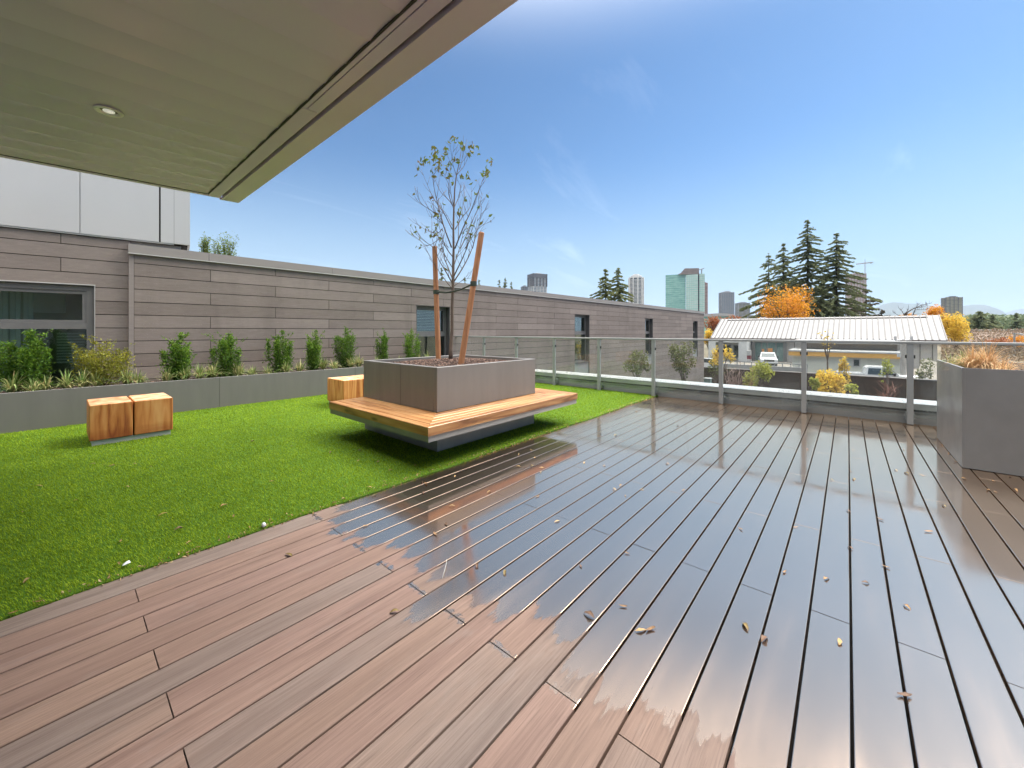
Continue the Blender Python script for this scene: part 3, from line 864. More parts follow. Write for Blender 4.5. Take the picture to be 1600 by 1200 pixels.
# ================================================================== neighbouring wing with plank cladding
WO=(.83,9.0); WA=math.radians(-1.6)
LO=(.80,9.07); LA=math.radians(-8.5)
wing=thing('apartment_wing','long low brown plank clad wing of the building with a pale metal storey above','building',(.83,9.0,0))
def fpt(O,a,u,v,z): return (O[0]+u*math.cos(a)+v*math.sin(a), O[1]+u*math.sin(a)-v*math.cos(a), z)
def fbox(b,O,a,u0,u1,v0,v1,z0,z1,mi=0):
    P=[fpt(O,a,u,v,z) for z in (z0,z1) for u,v in ((u0,v0),(u1,v0),(u1,v1),(u0,v1))]
    b.mesh(P,[(3,2,1,0),(4,5,6,7),(0,1,5,4),(1,2,6,5),(2,3,7,6),(3,0,4,7)],mi); b.fix=True
ZC=lambda k:1.348+.2165*k
def carve(rects,ops):
    for (a,b_,c,d) in ops:
        out=[]
        for (u0,u1,z0,z1) in rects:
            if u1<=a or u0>=b_ or z1<=c or z0>=d: out.append((u0,u1,z0,z1)); continue
            if u0<a: out.append((u0,a,z0,z1))
            if u1>b_: out.append((b_,u1,z0,z1))
            if z0<c: out.append((max(u0,a),min(u1,b_),z0,c))
            if z1>d: out.append((max(u0,a),min(u1,b_),d,z1))
        rects=out
    return rects
def cladding(name,O,a,u0,u1,zlo,zhi,ju,ops,v=0.0):
    b=MB(); rn=[]
    k0=int(math.floor((zlo-1.348)/.2165)); k1=int(math.ceil((zhi-1.348)/.2165))
    gap=.0115
    for k in range(k0,k1):
        za=max(ZC(k),zlo)+gap*.5; zb=min(ZC(k+1),zhi)-gap*.5
        if zb-za<.02: continue
        off=ju+(0 if k%2==0 else 1.0775)
        u=off-2.155*math.ceil((off-u0)/2.155)
        cuts=[u0]
        while u<u1:
            if u>u0+.05: cuts.append(u)
            u+=2.155
        cuts.append(u1)
        for ca,cb in zip(cuts[:-1],cuts[1:]):
            r=random.random()
            for (p0,p1,q0,q1) in carve([(ca+.004,cb-.004,za,zb)],ops):
                fbox(b,O,a,p0,p1,v-.018,v+random.uniform(-.001,.0012),q0,q1); rn+=[r]*8
    b.a['rnd']=rn
    o=b.build(name,M['clad'],wing)
    bb=MB()
    for (p0,p1,q0,q1) in carve([(u0,u1,zlo,zhi)],ops): fbox(bb,O,a,p0,p1,v-.10,v-.0195,q0,q1)
    bb.build('wall_cavity',M['backing'],wing)
    return o
W=lambda px:hit(px,WO,WA)[0]
Lw=lambda px:hit(px,LO,LA)[0]
UEND=W(1100)
wins=[(W(650.6),W(703)),(W(898),W(921)),(W(1008),W(1020)),(W(1083),W(1090))]
ZT=1.997
ops=[(a,b_,-.55,ZT) for a,b_ in wins]
cladding('wall',WO,WA,0,UEND,GZ,2.585,W(329),ops)
fb=MB(); fbox(fb,WO,WA,-.06,0.0,-.10,.0,GZ,2.585); fb.a={}
fbx=fb.build('corner_return',pm('corner_return',(.23,.195,.178),(.20,.168,.152),(3,3,30),.7),wing)
b=MB(); us=[-.07,W(326),W(518.5),W(776),W(912)]+[UEND*.63,UEND*.8,UEND+.06]
for a0,a1 in zip(us[:-1],us[1:]): fbox(b,WO,WA,a0+.002,a1-.002,-.30,.034,2.592,2.737)
b.build('coping',pm('coping_metal',(.25,.225,.205),(.23,.205,.187),(1,1,4),.5),wing)
b=MB(); fbox(b,WO,WA,-.072,UEND+.06,-.02,.037,2.576,2.5905); b.build('drip_edge',M['light_trim'],wing)
b=MB(); fbox(b,WO,WA,.3,UEND,-7.5,-.31,2.40,2.52); fbox(b,WO,WA,UEND-.02,UEND,-8,-.11,GZ,2.58); b.build('roof',M['concrete'],wing)
def window(O,a,u0,u1,z0,z1,rec,ztr,spandrel=None,fw=.05):
    """window part: frame; sub-parts: panes and the lined reveal"""
    b=MB(); v=-rec
    fbox(b,O,a,u0+.012,u1-.012,v-.03,v+.03,z1-fw-.012,z1-.012)
    fbox(b,O,a,u0+.012,u1-.012,v-.03,v+.03,z0+.012,z0+fw+.012)
    fbox(b,O,a,u0+.012,u0+fw+.012,v-.029,v+.029,z0+fw+.012,z1-fw-.012)
    fbox(b,O,a,u1-fw-.012,u1-.012,v-.029,v+.029,z0+fw+.012,z1-fw-.012)
    fbox(b,O,a,u0+fw+.012,u1-fw-.012,v-.028,v+.034,ztr-.045,ztr+.045)
    # upper sash
    for (p0,p1,q0,q1) in ((u0+fw+.012,u1-fw-.012,ztr+.047,ztr+.095),(u0+fw+.012,u1-fw-.012,z1-fw-.065,z1-fw-.014),(u0+fw+.012,u0+fw+.06,ztr+.095,z1-fw-.065),(u1-fw-.06,u1-fw-.012,ztr+.095,z1-fw-.065)):
        fbox(b,O,a,p0,p1,v-.026,v+.018,q0,q1)
    f=b.build('window',M['win_frame'],wing)
    g=MB(); fbox(g,O,a,u0+fw+.05,u1-fw-.05,v-.012,v-.004,ztr+.09,z1-fw-.055); g.build('pane',M['clear_pane'],f)
    g=MB(); fbox(g,O,a,u0+fw+.008,u1-fw-.008,v-.012,v-.004,z0+fw+.01,ztr-.043); g.build('pane',M['clear_pane'],f)
    g=MB()
    fbox(g,O,a,u0,u0+.010,v-.05,.003,z0,z1); fbox(g,O,a,u1-.010,u1,v-.05,.003,z0,z1)
    fbox(g,O,a,u0+.010,u1-.010,v-.05,.003,z1-.010,z1); fbox(g,O,a,u0+.010,u1-.010,v-.05,.01,z0,z0+.010)
    g.build('reveal',M['reveal'],f)
    rm=random.Random(int(u0*100)); g=MB()
    fbox(g,O,a,u0-.8,u1+.5,v-2.6,v-2.5,z0-.6,z1+.5); fbox(g,O,a,u0-.9,u0-.8,v-2.5,v-.10,z0-.6,z1+.5); fbox(g,O,a,u1+.5,u1+.6,v-2.5,v-.10,z0-.6,z1+.5)
    fbox(g,O,a,u0-.8,u1+.5,v-2.5,v-.10,z1+.5,z1+.6); fbox(g,O,a,u0-.8,u1+.5,v-2.5,v-.10,z0-.7,z0-.6)
    g.build('room',M['room'],f)
    g=MB(); wide=u1-u0>2; bz=ztr-.12 if wide else z1-.06; stop=ztr-.62 if wide else ztr+.10; ua=u1-.46 if wide else u0+.1
    while bz>stop: fbox(g,O,a,ua,u1-(.16 if wide else .1),v-.40,v-.36,bz-.012,bz+.012); bz-=.046
    g.build('blind',M['blind'],f)
    if wide: g=MB(); fbox(g,O,a,u1-.74,u1-.40,v-.62,v-.60,ztr+.22,z1-.10); g.build('ceiling_panel',M['blind'],f)
    g=MB()
    if u1-u0>2:
        for k in range(7):
            uu=u1-1.10+k*.062+rm.uniform(-.01,.01); fbox(g,O,a,uu,uu+.045,v-.30-.03*(k%2),v-.27-.03*(k%2),z0,z1-.05)
        g.build('curtain',M['blind'],f)
    g=MB()
    g.build('reveal',M['reveal'],f)
    if spandrel is not None:
        s_=MB(); fbox(s_,O,a,u0,u1,-.07,-.04,spandrel,z0-.001); s_.build('sill_panel',M['alu'],f)
for a0,a1 in wins: window(WO,WA,a0,a1,-.03,ZT,.20,1.19,-.55)
# wide window on the set back corner wall
lu1=Lw(147.5)
lops=[(lu1-2.6,lu1,.30,2.02)]
cladding('wall',LO,LA,-5.2,0.0,.2,2.80,Lw(95)-.0,lops)
window(LO,LA,lu1-2.6,lu1,.30,2.02,.055,1.375,None,.075)
b=MB()
fbox(b,LO,LA,lu1-2.6,lu1+.010,-.01,.012,2.021,2.036); fbox(b,LO,LA,lu1+.001,lu1+.008,-.01,.0115,.30,2.020); b.build('window_trim',M['light_trim'],wing)
# pale metal storey
b=MB(); ue=Lw(297); PB=2.83
cuts=[-5.2,Lw(125.5)-1.42,Lw(125.5),Lw(249),Lw(272),ue]
for i,(a0,a1) in enumerate(zip(cuts[:-1],cuts[1:])):
    g0=.004 if i!=3 else .018; g1=.004
    if i==len(cuts)-2: g0=.0015
    if i==3: g1=.0015
    fbox(b,LO,LA,a0+g0,a1-g1,-.03,.03,PB,6.2)
fbox(b,LO,LA,ue-.03,ue,-3.0,-.031,PB,6.2)
b.build('upper_wall',M['white_panel'],wing)
b=MB(); fbox(b,LO,LA,-5.2,ue-.035,-3.0,-.032,2.81,6.15); b.build('upper_core',M['backing'],wing)
b=MB(); fbox(b,LO,LA,-5.2,Lw(272),-.02,.022,2.806,2.828); b.build('base_trim',M['light_trim'],wing)
b=MB(); fbox(b,LO,LA,-.2,Lw(283),-1.0,-.06,2.70,2.805); b.build('eave_recess',M['concrete'],wing)

# ================================================================== overhang above the camera
ZS=3.0
ov=thing('roof_overhang','deep olive grey soffit overhang with a pale edge band and a recessed downlight','overhang',(-1.5,2.0,ZS))
cor=Vector(gnd(374,315,ZS)[:2]); lef=Vector(gnd(0,245,ZS)[:2]); rig=Vector(gnd(715,66,ZS)[:2])
eu=(lef-cor).normalized()   # along the far edge, to the left
ev=(rig-cor).normalized()   # along the outer edge, towards the viewer
def op(s_,t_,z): 
    p=cor+eu*s_+ev*t_
    return (p.x,p.y,z)
def slab(b,s0,s1,t0,t1,z0,z1,mi=0):
    P=[op(s,t_,z) for z in (z0,z1) for s,t_ in ((s0,t0),(s1,t0),(s1,t1),(s0,t1))]
    b.mesh(P,[(3,2,1,0),(4,5,6,7),(0,1,5,4),(1,2,6,5),(2,3,7,6),(3,0,4,7)],mi); b.fix=True
LT=12.0; LS=5.0
b=MB()
bw=.30; k=0; t_=.075
V_=[];F_=[]
while t_<LT:
    n=8; o=len(V_)
    for i in range(n+1):
        u=i/n; z=ZS+.004+.007*(1-(2*u-1)**2)+(.004*u)
        for s_ in (.325,LS): V_.append(op(s_,t_+u*(bw-.003),z))
    for i in range(n): F_.append((o+2*i,o+2*i+1,o+2*i+3,o+2*i+2))
    t_+=bw
np_mesh('soffit',V_,F_,M['soffit'],ov,None,None,True)
b=MB(); slab(b,.02,LS,.02,LT,ZS+.03,ZS+.40); b.build('slab',M['dark'],ov)
b=MB()
slab(b,.335,LS,-.0,.068,ZS-.004,ZS+.05)                  # far trim
slab(b,.215,.332,-.0,2.96,ZS-.004,ZS+.05)
slab(b,.215,.298,2.966,LT,ZS-.004,ZS+.05); slab(b,.306,.332,2.966,LT,ZS-.004,ZS+.05)
b.build('edge_trim',M['soffit'],ov)
b=MB(); slab(b,.3325,.343,.070,LT,ZS-.001,ZS+.06); b.build('shadow_groove',M['dark'],ov)
b=MB(); slab(b,.344,LS,.0695,.078,ZS-.001,ZS+.06); b.build('shadow_groove',M['dark'],ov)
b=MB(); slab(b,0,.185,-.0,LT,ZS-.012,ZS+.42); slab(b,-.0,.205,-.035,-.003,ZS-.012,ZS+.02); b.build('fascia',M['fascia'],ov)
b=MB(); slab(b,.215,LS,-.03,-.004,ZS+.01,ZS+.42); b.build('fascia',M['fascia'],ov)
dl=Vector(gnd(170,174,ZS))
b=MB(); N=28
V_=[];F_=[]
for i in range(N):
    a=2*pi*i/N
    for r,z in ((.084,-.001),(.080,-.008),(.062,-.008),(.056,.002),(.050,.012)): V_.append((dl.x+r*math.cos(a),dl.y+r*math.sin(a),ZS+z))
for i in range(N):
    j=(i+1)%N
    for k in range(4): F_.append((i*5+k,j*5+k,j*5+k+1,i*5+k+1))
dlo=np_mesh('downlight',V_,F_,pm('downlight_ring',(.88,.87,.84)),ov,None,None,True)
lt_=NT('downlight_lamp'); lampm=lt_.done(lt_.bsdf(Base_Color=(.9,.89,.86),Roughness=.3,Emission_Color=(1,.95,.85),Emission_Strength=.16))
b=MB(); b.tube([dl+Vector((0,0,.004)),dl+Vector((0,0,.02))],.049,24); b.build('lens',pm('downlight_recess',(.25,.24,.21)),dlo)
b=MB(); b.tube([dl+Vector((0,0,-.003)),dl+Vector((0,0,.003))],.034,20); b.tube([dl+Vector((.008,.003,-.006)),dl+Vector((.008,.003,-.003))],.012,12); b.build('lamp',lampm,dlo)
# the building this roof belongs to, behind the viewer
b=MB(); b.box(-2.3,-2.0,-7,6.0,0,ZS+.4); b.build('rear_wall',pm('rear_render',(.72,.70,.67),(.68,.66,.63),(1,1,1),.7),ov)

# ================================================================== parapet and glass railing
PY0,PY1=-4.0,8.95
t=thing('parapet','low grey metal clad parapet with a wet white cap behind the glass railing','parapet',(8.0,2.4,0))
b=MB()
cy=[PY0,-1.6,.83,3.25,5.65,PY1]
for a0,a1 in zip(cy[:-1],cy[1:]): b.box(7.845,8.26,a0+.0015,a1-.0015,-.05,.165)
b.build('wall',M['parapet'],t)
b=MB()
for a0,a1 in zip(cy[:-1],cy[1:]):
    b.box(7.825,7.845-.001,a0+.0015,a1-.0015,.150,.163); b.box(7.80,8.30,a0+.001,a1-.001,.200,.276)
b.build('flashing',M['parapet'],t)
b=MB(); b.box(7.86,8.25,PY0,PY1,.165,.20); b.build('shadow_gap',M['dark'],t)
b=MB()
for a0,a1 in zip(cy[:-1],cy[1:]): b.box(7.796,8.304,a0+.001,a1-.001,.2765,.284)
b.build('cap',M['parapet_top'],t)
b=MB(); b.box(7.90,8.28,PY0,PY1,GZ,-.05); b.build('facade',M['clad'],t)

RX=7.71
posts=[onX(px,RX) for px in (807,866,936,1021,1126.5,1256,1422)]
sp=1.18
posts=[posts[0]+sp]+posts+[posts[-1]-sp,posts[-1]-2*sp]
rl=thing('glass_railing','grey metal railing with rain spotted glass panels along the terrace edge','railing',(RX,2.4,0))
b=MB(); b.box(RX-.032,RX+.032,-3.6,8.93,1.118,1.155,0,.006); b.build('top_rail',M['alu'],rl)
for i,Y in enumerate(posts):
    b=MB(); b.box(RX-.026,RX+.026,Y-.033,Y+.033,.004,1.118,0,.004); po=b.build('post',M['alu'],rl)
    for s_ in (-1,1):
        b=MB(); b.box(RX+.01,RX+.135,Y+s_*.034,Y+s_*.042,.05,.16)
        for z in (.125,.075): b.tube([(RX+.05,Y+s_*.0419,z),(RX+.05,Y+s_*.056,z)],.011,8)
        b.build('bracket',M['alu'],po)
        b=MB(); b.box(RX-.016,RX+.016,Y+s_*.034,Y+s_*.05,.92,.965); b.build('clip',M['dark'],po)
for Ya,Yb in zip(posts[:-1],posts[1:]):
    b=MB(); b.box(RX-.005,RX+.005,Yb+.037,Ya-.037,.10,1.117); b.build('glass_panel',M['rail_glass'],rl)
b=MB(); b.box(RX-.005,RX+.005,posts[0]+.037,8.92,.10,1.117); b.build('glass_panel',M['rail_glass'],rl)

# ================================================================== tall planter at the right
RA=(5.60,6.98,-2.45,-.823)
t=thing('tall_planter','tall dark grey box planter with dry grasses at the right end of the terrace','planter',(6.29,-1.64,0))
b=MB()
x0,x1,y0,y1=RA
b.box(x0,x0+.02,y0,y1-.0205,.004,.948); b.box(x1-.02,x1,y0,y1-.0205,.004,.948); b.box(x0,x1,y1-.02,y1,.004,.949); b.box(x0+.02,x1-.02,y0,y0+.02,.004,.948)
rp=pm('tall_planter_panel',(.20,.197,.19),(.15,.148,.143),(2.2,2.2,2.2),.36,.06,(9,9,9),0,.5,.002,.07,6,.18)
b.build('box',rp,t)
b=MB(); b.box(x0+.02,x1-.02,y0+.02,y1-.02,.80,.875); b.build('soil',M['soil'],t)
chips('mulch',500,x0+.04,x1-.04,y0+.04,y1-.04,lambda x,y:.875,M['chip'],t,.012,.04)
SG='ornamental grasses in the tall planter'
rs=random.getstate()
for (x,y,n,L,spr,lab) in ((6.32,-1.10,190,.44,1.25,'large dry tan grass clump at the front left of the tall planter'),(6.62,-.98,90,.34,1.3,'greenish straw grass clump by the far corner of the tall planter'),(5.95,-1.12,70,.30,1.3,'short dry grass clump near the front edge of the tall planter'),(6.45,-1.52,110,.38,1.2,'sparse dry grass clump behind the large tan clump'),(5.85,-1.45,70,.28,1.3,'low reddish grass clump at the right edge of the picture')):
    grass_clump(x,y,.87,n,L,lab,M['straw'] if 'greenish' not in lab else M['lil_blade'],'grass clump',SG,spr,'grass_clump',.42)
o=thing('seedling_plant','green flat topped seedling with thin stems at the right end of the tall planter','plant',(6.5,-1.62,.87))
b=MB(); cen=[]
for i in range(5):
    p0=Vector((6.5+random.uniform(-.1,.1),-1.62+random.uniform(-.06,.06),.87)); p1=p0+Vector((random.uniform(-.06,.06),random.uniform(-.06,.06),random.uniform(.2,.29)))
    b.tube([p0,p0.lerp(p1,.5)+Vector((.01,0,0)),p1],[.005,.004,.003],5)
    for k in range(16): cen.append(tuple(p1+Vector((random.gauss(0,.035),random.gauss(0,.035),random.gauss(0,.008)))))
b.build('stem',pm('green_stem',(.12,.20,.04)),o)
leaves('foliage',np.array(cen),RNG.uniform(.025,.05,len(cen)),M['box_leaf'],o,.5)

# ================================================================== the land beyond the terrace
def plane_sheet(name, mat, x0,x1,y0,y1,z,nx=1,ny=1):
    b=MB()
    for i in range(nx):
        for j in range(ny):
            xa=x0+(x1-x0)*i/nx; xb=x0+(x1-x0)*(i+1)/nx; ya=y0+(y1-y0)*j/ny; yb=y0+(y1-y0)*(j+1)/ny
            b.poly([(xa,ya,z),(xb,ya,z),(xb,yb,z),(xa,yb,z)])
    return structure(b.build(name,mat))
M['land']=pm('land_cover',(.12,.105,.065),(.18,.14,.095),(.02,.02,.02),.95,0,detail=8)
M['asphalt']=pm('asphalt',(.06,.06,.062),(.085,.083,.08),(.6,.6,.6),.85,.4,(14,14,14),0,.3,.01,0,7)
M['lot']=pm('gravel_lot',(.24,.215,.185),(.16,.14,.115),(.5,.5,.5),.9,.4,(9,9,9),0,.2,.02,0,8)
plane_sheet('ground',M['land'],-4000,16000,-14000,14000,GZ-.02)
plane_sheet('street',M['asphalt'],10,39.5,-60,90,GZ-.012)
plane_sheet('parking_lot',M['lot'],42,76,-25,40,GZ-.008)
# mountains
def ridge(name, d, pts, depth_m, mat, seed):
    rr=random.Random(seed)
    xs=[p[0] for p in pts]; V=[];Fq=[]
    n=90; rows=9
    for i in range(n+1):
        px=xs[0]+(xs[-1]-xs[0])*i/n
        y=np.interp(px,xs,[p[1] for p in pts])
        for j in range(rows):
            u=j/(rows-1)
            dd=d-depth_m*(1-u)
            prof=u**1.25
            X,Y,Z=at(px,HY,dd)
            top=H+(HY-y)*d/F
            z=GZ+(top-GZ)*prof*(1+.10*math.sin(px*.31+u*7)*(1-u)+.07*math.sin(px*.9+u*13)*(1-u))+rr.uniform(-1,1)*d*.0007*(1-abs(2*u-1))
            if j==rows-1: z+=rr.uniform(-1,1)*d*.0006
            V.append((X,Y,z))
    for i in range(n):
        for j in range(rows-1):
            a=i*rows+j; Fq.append([a,a+rows,a+rows+1,a+1])
    o=np_mesh(name,V,Fq,mat,None,None,None,True); return structure(o)
M['mount']=pm('mountain_forest',(.045,.065,.05),(.075,.085,.07),(.0012,.0012,.003),.95,0,detail=9)
ridge('hills',7200,[(1300,512),(1345,497),(1365,483),(1380,475),(1398,472),(1420,474.5),(1445,475),(1462,480),(1478,484),(1490,481),(1505,478),(1528,475.5),(1545,478),(1558,482),(1568,487),(1580,497),(1600,506)],2600,M['mount'],1)
ridge('mountains',9600,[(1540,506),(1560,494),(1580,486),(1595,483),(1615,480),(1650,486),(1700,500)],2500,M['mount'],2)

# ---- trees
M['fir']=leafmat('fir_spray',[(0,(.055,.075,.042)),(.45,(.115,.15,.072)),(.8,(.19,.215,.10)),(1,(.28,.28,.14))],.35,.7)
M['fir_warm']=leafmat('fir_spray_warm',[(0,(.06,.08,.035)),(.45,(.12,.15,.055)),(.8,(.19,.21,.08)),(1,(.28,.27,.11))],.3,.7)
M['pine_b']=leafmat('pine_spray',[(0,(.05,.04,.025)),(.5,(.09,.075,.045)),(1,(.14,.12,.07))],.15,.7)
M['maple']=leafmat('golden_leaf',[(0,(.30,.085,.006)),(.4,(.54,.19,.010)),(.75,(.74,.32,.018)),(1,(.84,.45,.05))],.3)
M['yellow']=leafmat('yellow_leaf',[(0,(.34,.19,.02)),(.4,(.60,.36,.03)),(.75,(.74,.50,.06)),(1,(.70,.58,.14))],.4)
M['rust']=leafmat('rust_leaf',[(0,(.14,.045,.025)),(.5,(.28,.09,.04)),(1,(.42,.17,.06))],.3)
M['olive']=leafmat('olive_leaf',[(0,(.05,.065,.02)),(.5,(.11,.125,.04)),(1,(.22,.21,.09))],.3)
M['lime']=leafmat('lime_leaf',[(0,(.12,.15,.02)),(.5,(.26,.29,.04)),(1,(.46,.44,.08))],.35)
M['brown_leaf']=leafmat('brown_scrub',[(0,(.09,.06,.04)),(.5,(.19,.13,.085)),(1,(.33,.24,.15))],.2)
M['green_leaf']=leafmat('green_leaf',[(0,(.08,.12,.065)),(.5,(.14,.19,.10)),(1,(.22,.26,.14))],.25)
M['treetop']=leafmat('treetop_leaf',[(0,(.05,.09,.02)),(.5,(.11,.17,.03)),(1,(.24,.28,.06))],.3)
def conifer(px,ytop,d,hw,label,group,mat='fir',lvl=26,gap=.22,spray=.95,zb=GZ,bare=.1,droop=.35,seed=0,flat=False):
    rr=random.Random(seed+int(px*7))
    X,Y,_=at(px,HY,d); zt=H+(HY-ytop)*d/F; hgt=zt-zb; W_=1.3*hw*d/F
    o=thing('conifer_tree',label,'tree',(X,Y,zb),0,group)
    b=MB(); r0=max(.12,hgt*.013)
    b.tube([(X,Y,zb),(X+.02*hgt*rr.uniform(-.3,.3),Y,zb+hgt*.5),(X,Y,zt)],[r0,r0*.6,.03],8)
    cen=[];ax=[];sz=[];bi=[]
    nl=lvl
    for i in range(nl):
        u=(i+.5)/nl
        if u<bare: continue
        z=zb+hgt*u
        L=W_*min(1.0,(1-u)*1.9)**.85*(1.0+.12*math.sin(i*1.7+seed))+.12
        if flat: L=W_*(.55+.45*math.sin(u*9+seed))*(1-u**3)
        m=rr.randint(6,8)
        a0=rr.uniform(0,2*pi)
        for k in range(m):
            if rr.random()<gap: continue
            a=a0+2*pi*k/m+rr.uniform(-.35,.35); l=L*rr.uniform(.6,1.18)
            dirn=Vector((math.cos(a),math.sin(a),0))
            zz=z+rr.uniform(-.4,.4)*hgt/nl
            p0=Vector((X,Y,zz)); p2=p0+dirn*l+Vector((0,0,-droop*l+.10*l*u))
            p1=p0+dirn*l*.5+Vector((0,0,-droop*l*.25))
            b.tube([p0,p1,p2],[r0*.22*(1-u)+.025,r0*.14*(1-u)+.02,.012],4,0,False)
            ns=max(4,int(l/(spray*.26)))
            for s_ in range(ns):
                v=(s_+.6)/ns
                p=(p0.lerp(p1,v*2) if v<.5 else p1.lerp(p2,v*2-1))
                for e in range(5):
                    q_=p+Vector((rr.gauss(0,1),rr.gauss(0,1),0))*spray*.20*(.5+.6*(1-v)) - Vector((0,0,rr.uniform(0,.34)*spray))
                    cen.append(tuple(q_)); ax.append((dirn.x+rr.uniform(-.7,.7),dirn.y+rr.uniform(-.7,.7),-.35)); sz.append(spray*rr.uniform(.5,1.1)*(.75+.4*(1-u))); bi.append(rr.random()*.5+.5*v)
    for k in range(14):
        cen.append((X+rr.gauss(0,.12),Y+rr.gauss(0,.12),zt-rr.uniform(0,.06)*hgt)); ax.append((rr.uniform(-.6,.6),rr.uniform(-.6,.6),.6)); sz.append(spray*.5); bi.append(.6)
    b.build('trunk',M['bark_dark'],o)
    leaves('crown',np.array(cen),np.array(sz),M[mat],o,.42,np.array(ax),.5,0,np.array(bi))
    return o
def lobes(rr,n,rx,rz,fl=.5):
    L=[]
    for i in range(n):
        th=rr.uniform(0,2*pi); ph=rr.uniform(-.5,1.0); r=rr.uniform(.35,.80)
        L.append((Vector((math.cos(th)*r*rx*math.cos(ph*.9),math.sin(th)*r*rx*math.cos(ph*.9),math.sin(ph*1.3)*r*rz)),rr.uniform(.24,.42)))
    return L
def broadleaf(px,ytop,ybot,d,hw,label,cat='tree',group=None,mat='maple',n=2600,leaf=.42,name='autumn_tree',seed=1,zb=GZ,nl=16,limbr=.16,density=1.0,trunkmat='bark_dark'):
    rr=random.Random(seed*17+int(px)); st=np.random.default_rng(seed*5+int(px))
    X,Y,_=at(px,HY,d); zt=H+(HY-ytop)*d/F; zlo=H+(HY-ybot)*d/F; R_=hw*d/F; cz=(zt+zlo)/2; rz=(zt-zlo)/2
    o=thing(name,label,cat,(X,Y,zb),0,group)
    b=MB(); c=Vector((X,Y,cz))
    lb=lobes(rr,nl,R_,rz)
    lb.append((Vector((0,0,rz*.62)),.34))
    fork=Vector((X,Y,max(zb+.25*(zlo-zb),zlo-.2*rz))) if zlo>zb+.6 else Vector((X,Y,zb+.15*(zt-zb)))
    b.tube([(X,Y,zb),tuple(fork.lerp(Vector((X,Y,zb)),.5)+Vector((limbr*.3,0,0))),tuple(fork)],[limbr*1.25,limbr,limbr*.85],8)
    cen=[];bi=[]
    for (off,r) in lb:
        tgt=c+off
        m1=fork.lerp(tgt,.5)+Vector((0,0,.12*rz))
        b.tube([fork,m1,tgt],[limbr*.5,limbr*.3,limbr*.08],5,0,False)
        for k in range(3):
            e=tgt+Vector((rr.gauss(0,1)*R_,rr.gauss(0,1)*R_,abs(rr.gauss(0,1))*rz))*r*.6
            b.tube([m1.lerp(tgt,.6),tgt.lerp(e,.5)+Vector((0,0,.03*rz)),e],[limbr*.14,limbr*.08,limbr*.03],4,0,False)
        m=int(n/len(lb))
        g=st.normal(size=(m,3)); g/=np.linalg.norm(g,axis=1,keepdims=True)
        rad=st.random(m)**.45
        p=g*rad[:,None]*np.array([R_*r*1.15,R_*r*1.15,rz*r*1.25])+np.array(tgt)
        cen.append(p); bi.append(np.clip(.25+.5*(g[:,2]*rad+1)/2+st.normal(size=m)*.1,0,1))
    cen=np.concatenate(cen); bi=np.concatenate(bi)
    b.build('trunk',M[trunkmat],o)
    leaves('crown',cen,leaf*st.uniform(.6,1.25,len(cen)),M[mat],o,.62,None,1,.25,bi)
    return o
GC='tall conifers behind the white roofed building'
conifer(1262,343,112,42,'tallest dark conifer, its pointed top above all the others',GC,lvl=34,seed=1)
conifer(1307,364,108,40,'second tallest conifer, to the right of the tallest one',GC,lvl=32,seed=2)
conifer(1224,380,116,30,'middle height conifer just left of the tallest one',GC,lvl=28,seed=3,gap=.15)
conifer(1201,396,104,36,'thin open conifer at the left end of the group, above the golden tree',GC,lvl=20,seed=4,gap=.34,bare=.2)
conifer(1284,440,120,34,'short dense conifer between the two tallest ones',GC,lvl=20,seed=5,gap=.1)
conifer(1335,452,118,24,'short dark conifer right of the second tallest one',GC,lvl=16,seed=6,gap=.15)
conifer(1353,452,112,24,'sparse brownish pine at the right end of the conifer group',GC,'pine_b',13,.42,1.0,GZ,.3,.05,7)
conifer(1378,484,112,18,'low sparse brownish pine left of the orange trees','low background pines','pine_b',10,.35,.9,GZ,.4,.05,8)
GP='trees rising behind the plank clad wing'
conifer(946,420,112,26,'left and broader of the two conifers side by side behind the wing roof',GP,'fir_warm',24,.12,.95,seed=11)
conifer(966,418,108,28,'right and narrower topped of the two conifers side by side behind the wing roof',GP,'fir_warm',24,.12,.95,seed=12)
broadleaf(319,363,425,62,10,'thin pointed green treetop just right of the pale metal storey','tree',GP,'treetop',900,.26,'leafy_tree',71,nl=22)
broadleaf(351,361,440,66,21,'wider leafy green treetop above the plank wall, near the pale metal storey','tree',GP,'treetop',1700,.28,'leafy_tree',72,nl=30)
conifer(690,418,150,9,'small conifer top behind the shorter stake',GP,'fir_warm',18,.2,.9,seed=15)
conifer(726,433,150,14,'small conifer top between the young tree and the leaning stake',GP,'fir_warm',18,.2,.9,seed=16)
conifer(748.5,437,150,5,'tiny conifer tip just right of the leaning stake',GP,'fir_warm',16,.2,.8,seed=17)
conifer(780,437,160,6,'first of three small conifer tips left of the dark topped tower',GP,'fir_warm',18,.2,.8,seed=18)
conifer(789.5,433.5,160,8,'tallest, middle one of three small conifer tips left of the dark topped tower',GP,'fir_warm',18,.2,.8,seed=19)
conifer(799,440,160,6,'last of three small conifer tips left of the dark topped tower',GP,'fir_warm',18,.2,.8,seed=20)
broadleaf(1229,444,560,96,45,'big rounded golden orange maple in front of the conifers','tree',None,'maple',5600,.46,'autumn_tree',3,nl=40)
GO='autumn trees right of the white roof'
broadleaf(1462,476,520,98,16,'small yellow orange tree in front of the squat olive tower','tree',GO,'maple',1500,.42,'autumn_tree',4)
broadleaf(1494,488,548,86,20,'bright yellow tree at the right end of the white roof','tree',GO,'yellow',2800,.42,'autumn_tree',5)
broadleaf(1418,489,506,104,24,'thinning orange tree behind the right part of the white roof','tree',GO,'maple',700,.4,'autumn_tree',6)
broadleaf(1120,494,530,110,22,'rust red tree between the wing end and the white roof','tree','autumn trees left of the white roof','rust',1800,.5,'autumn_tree',7)
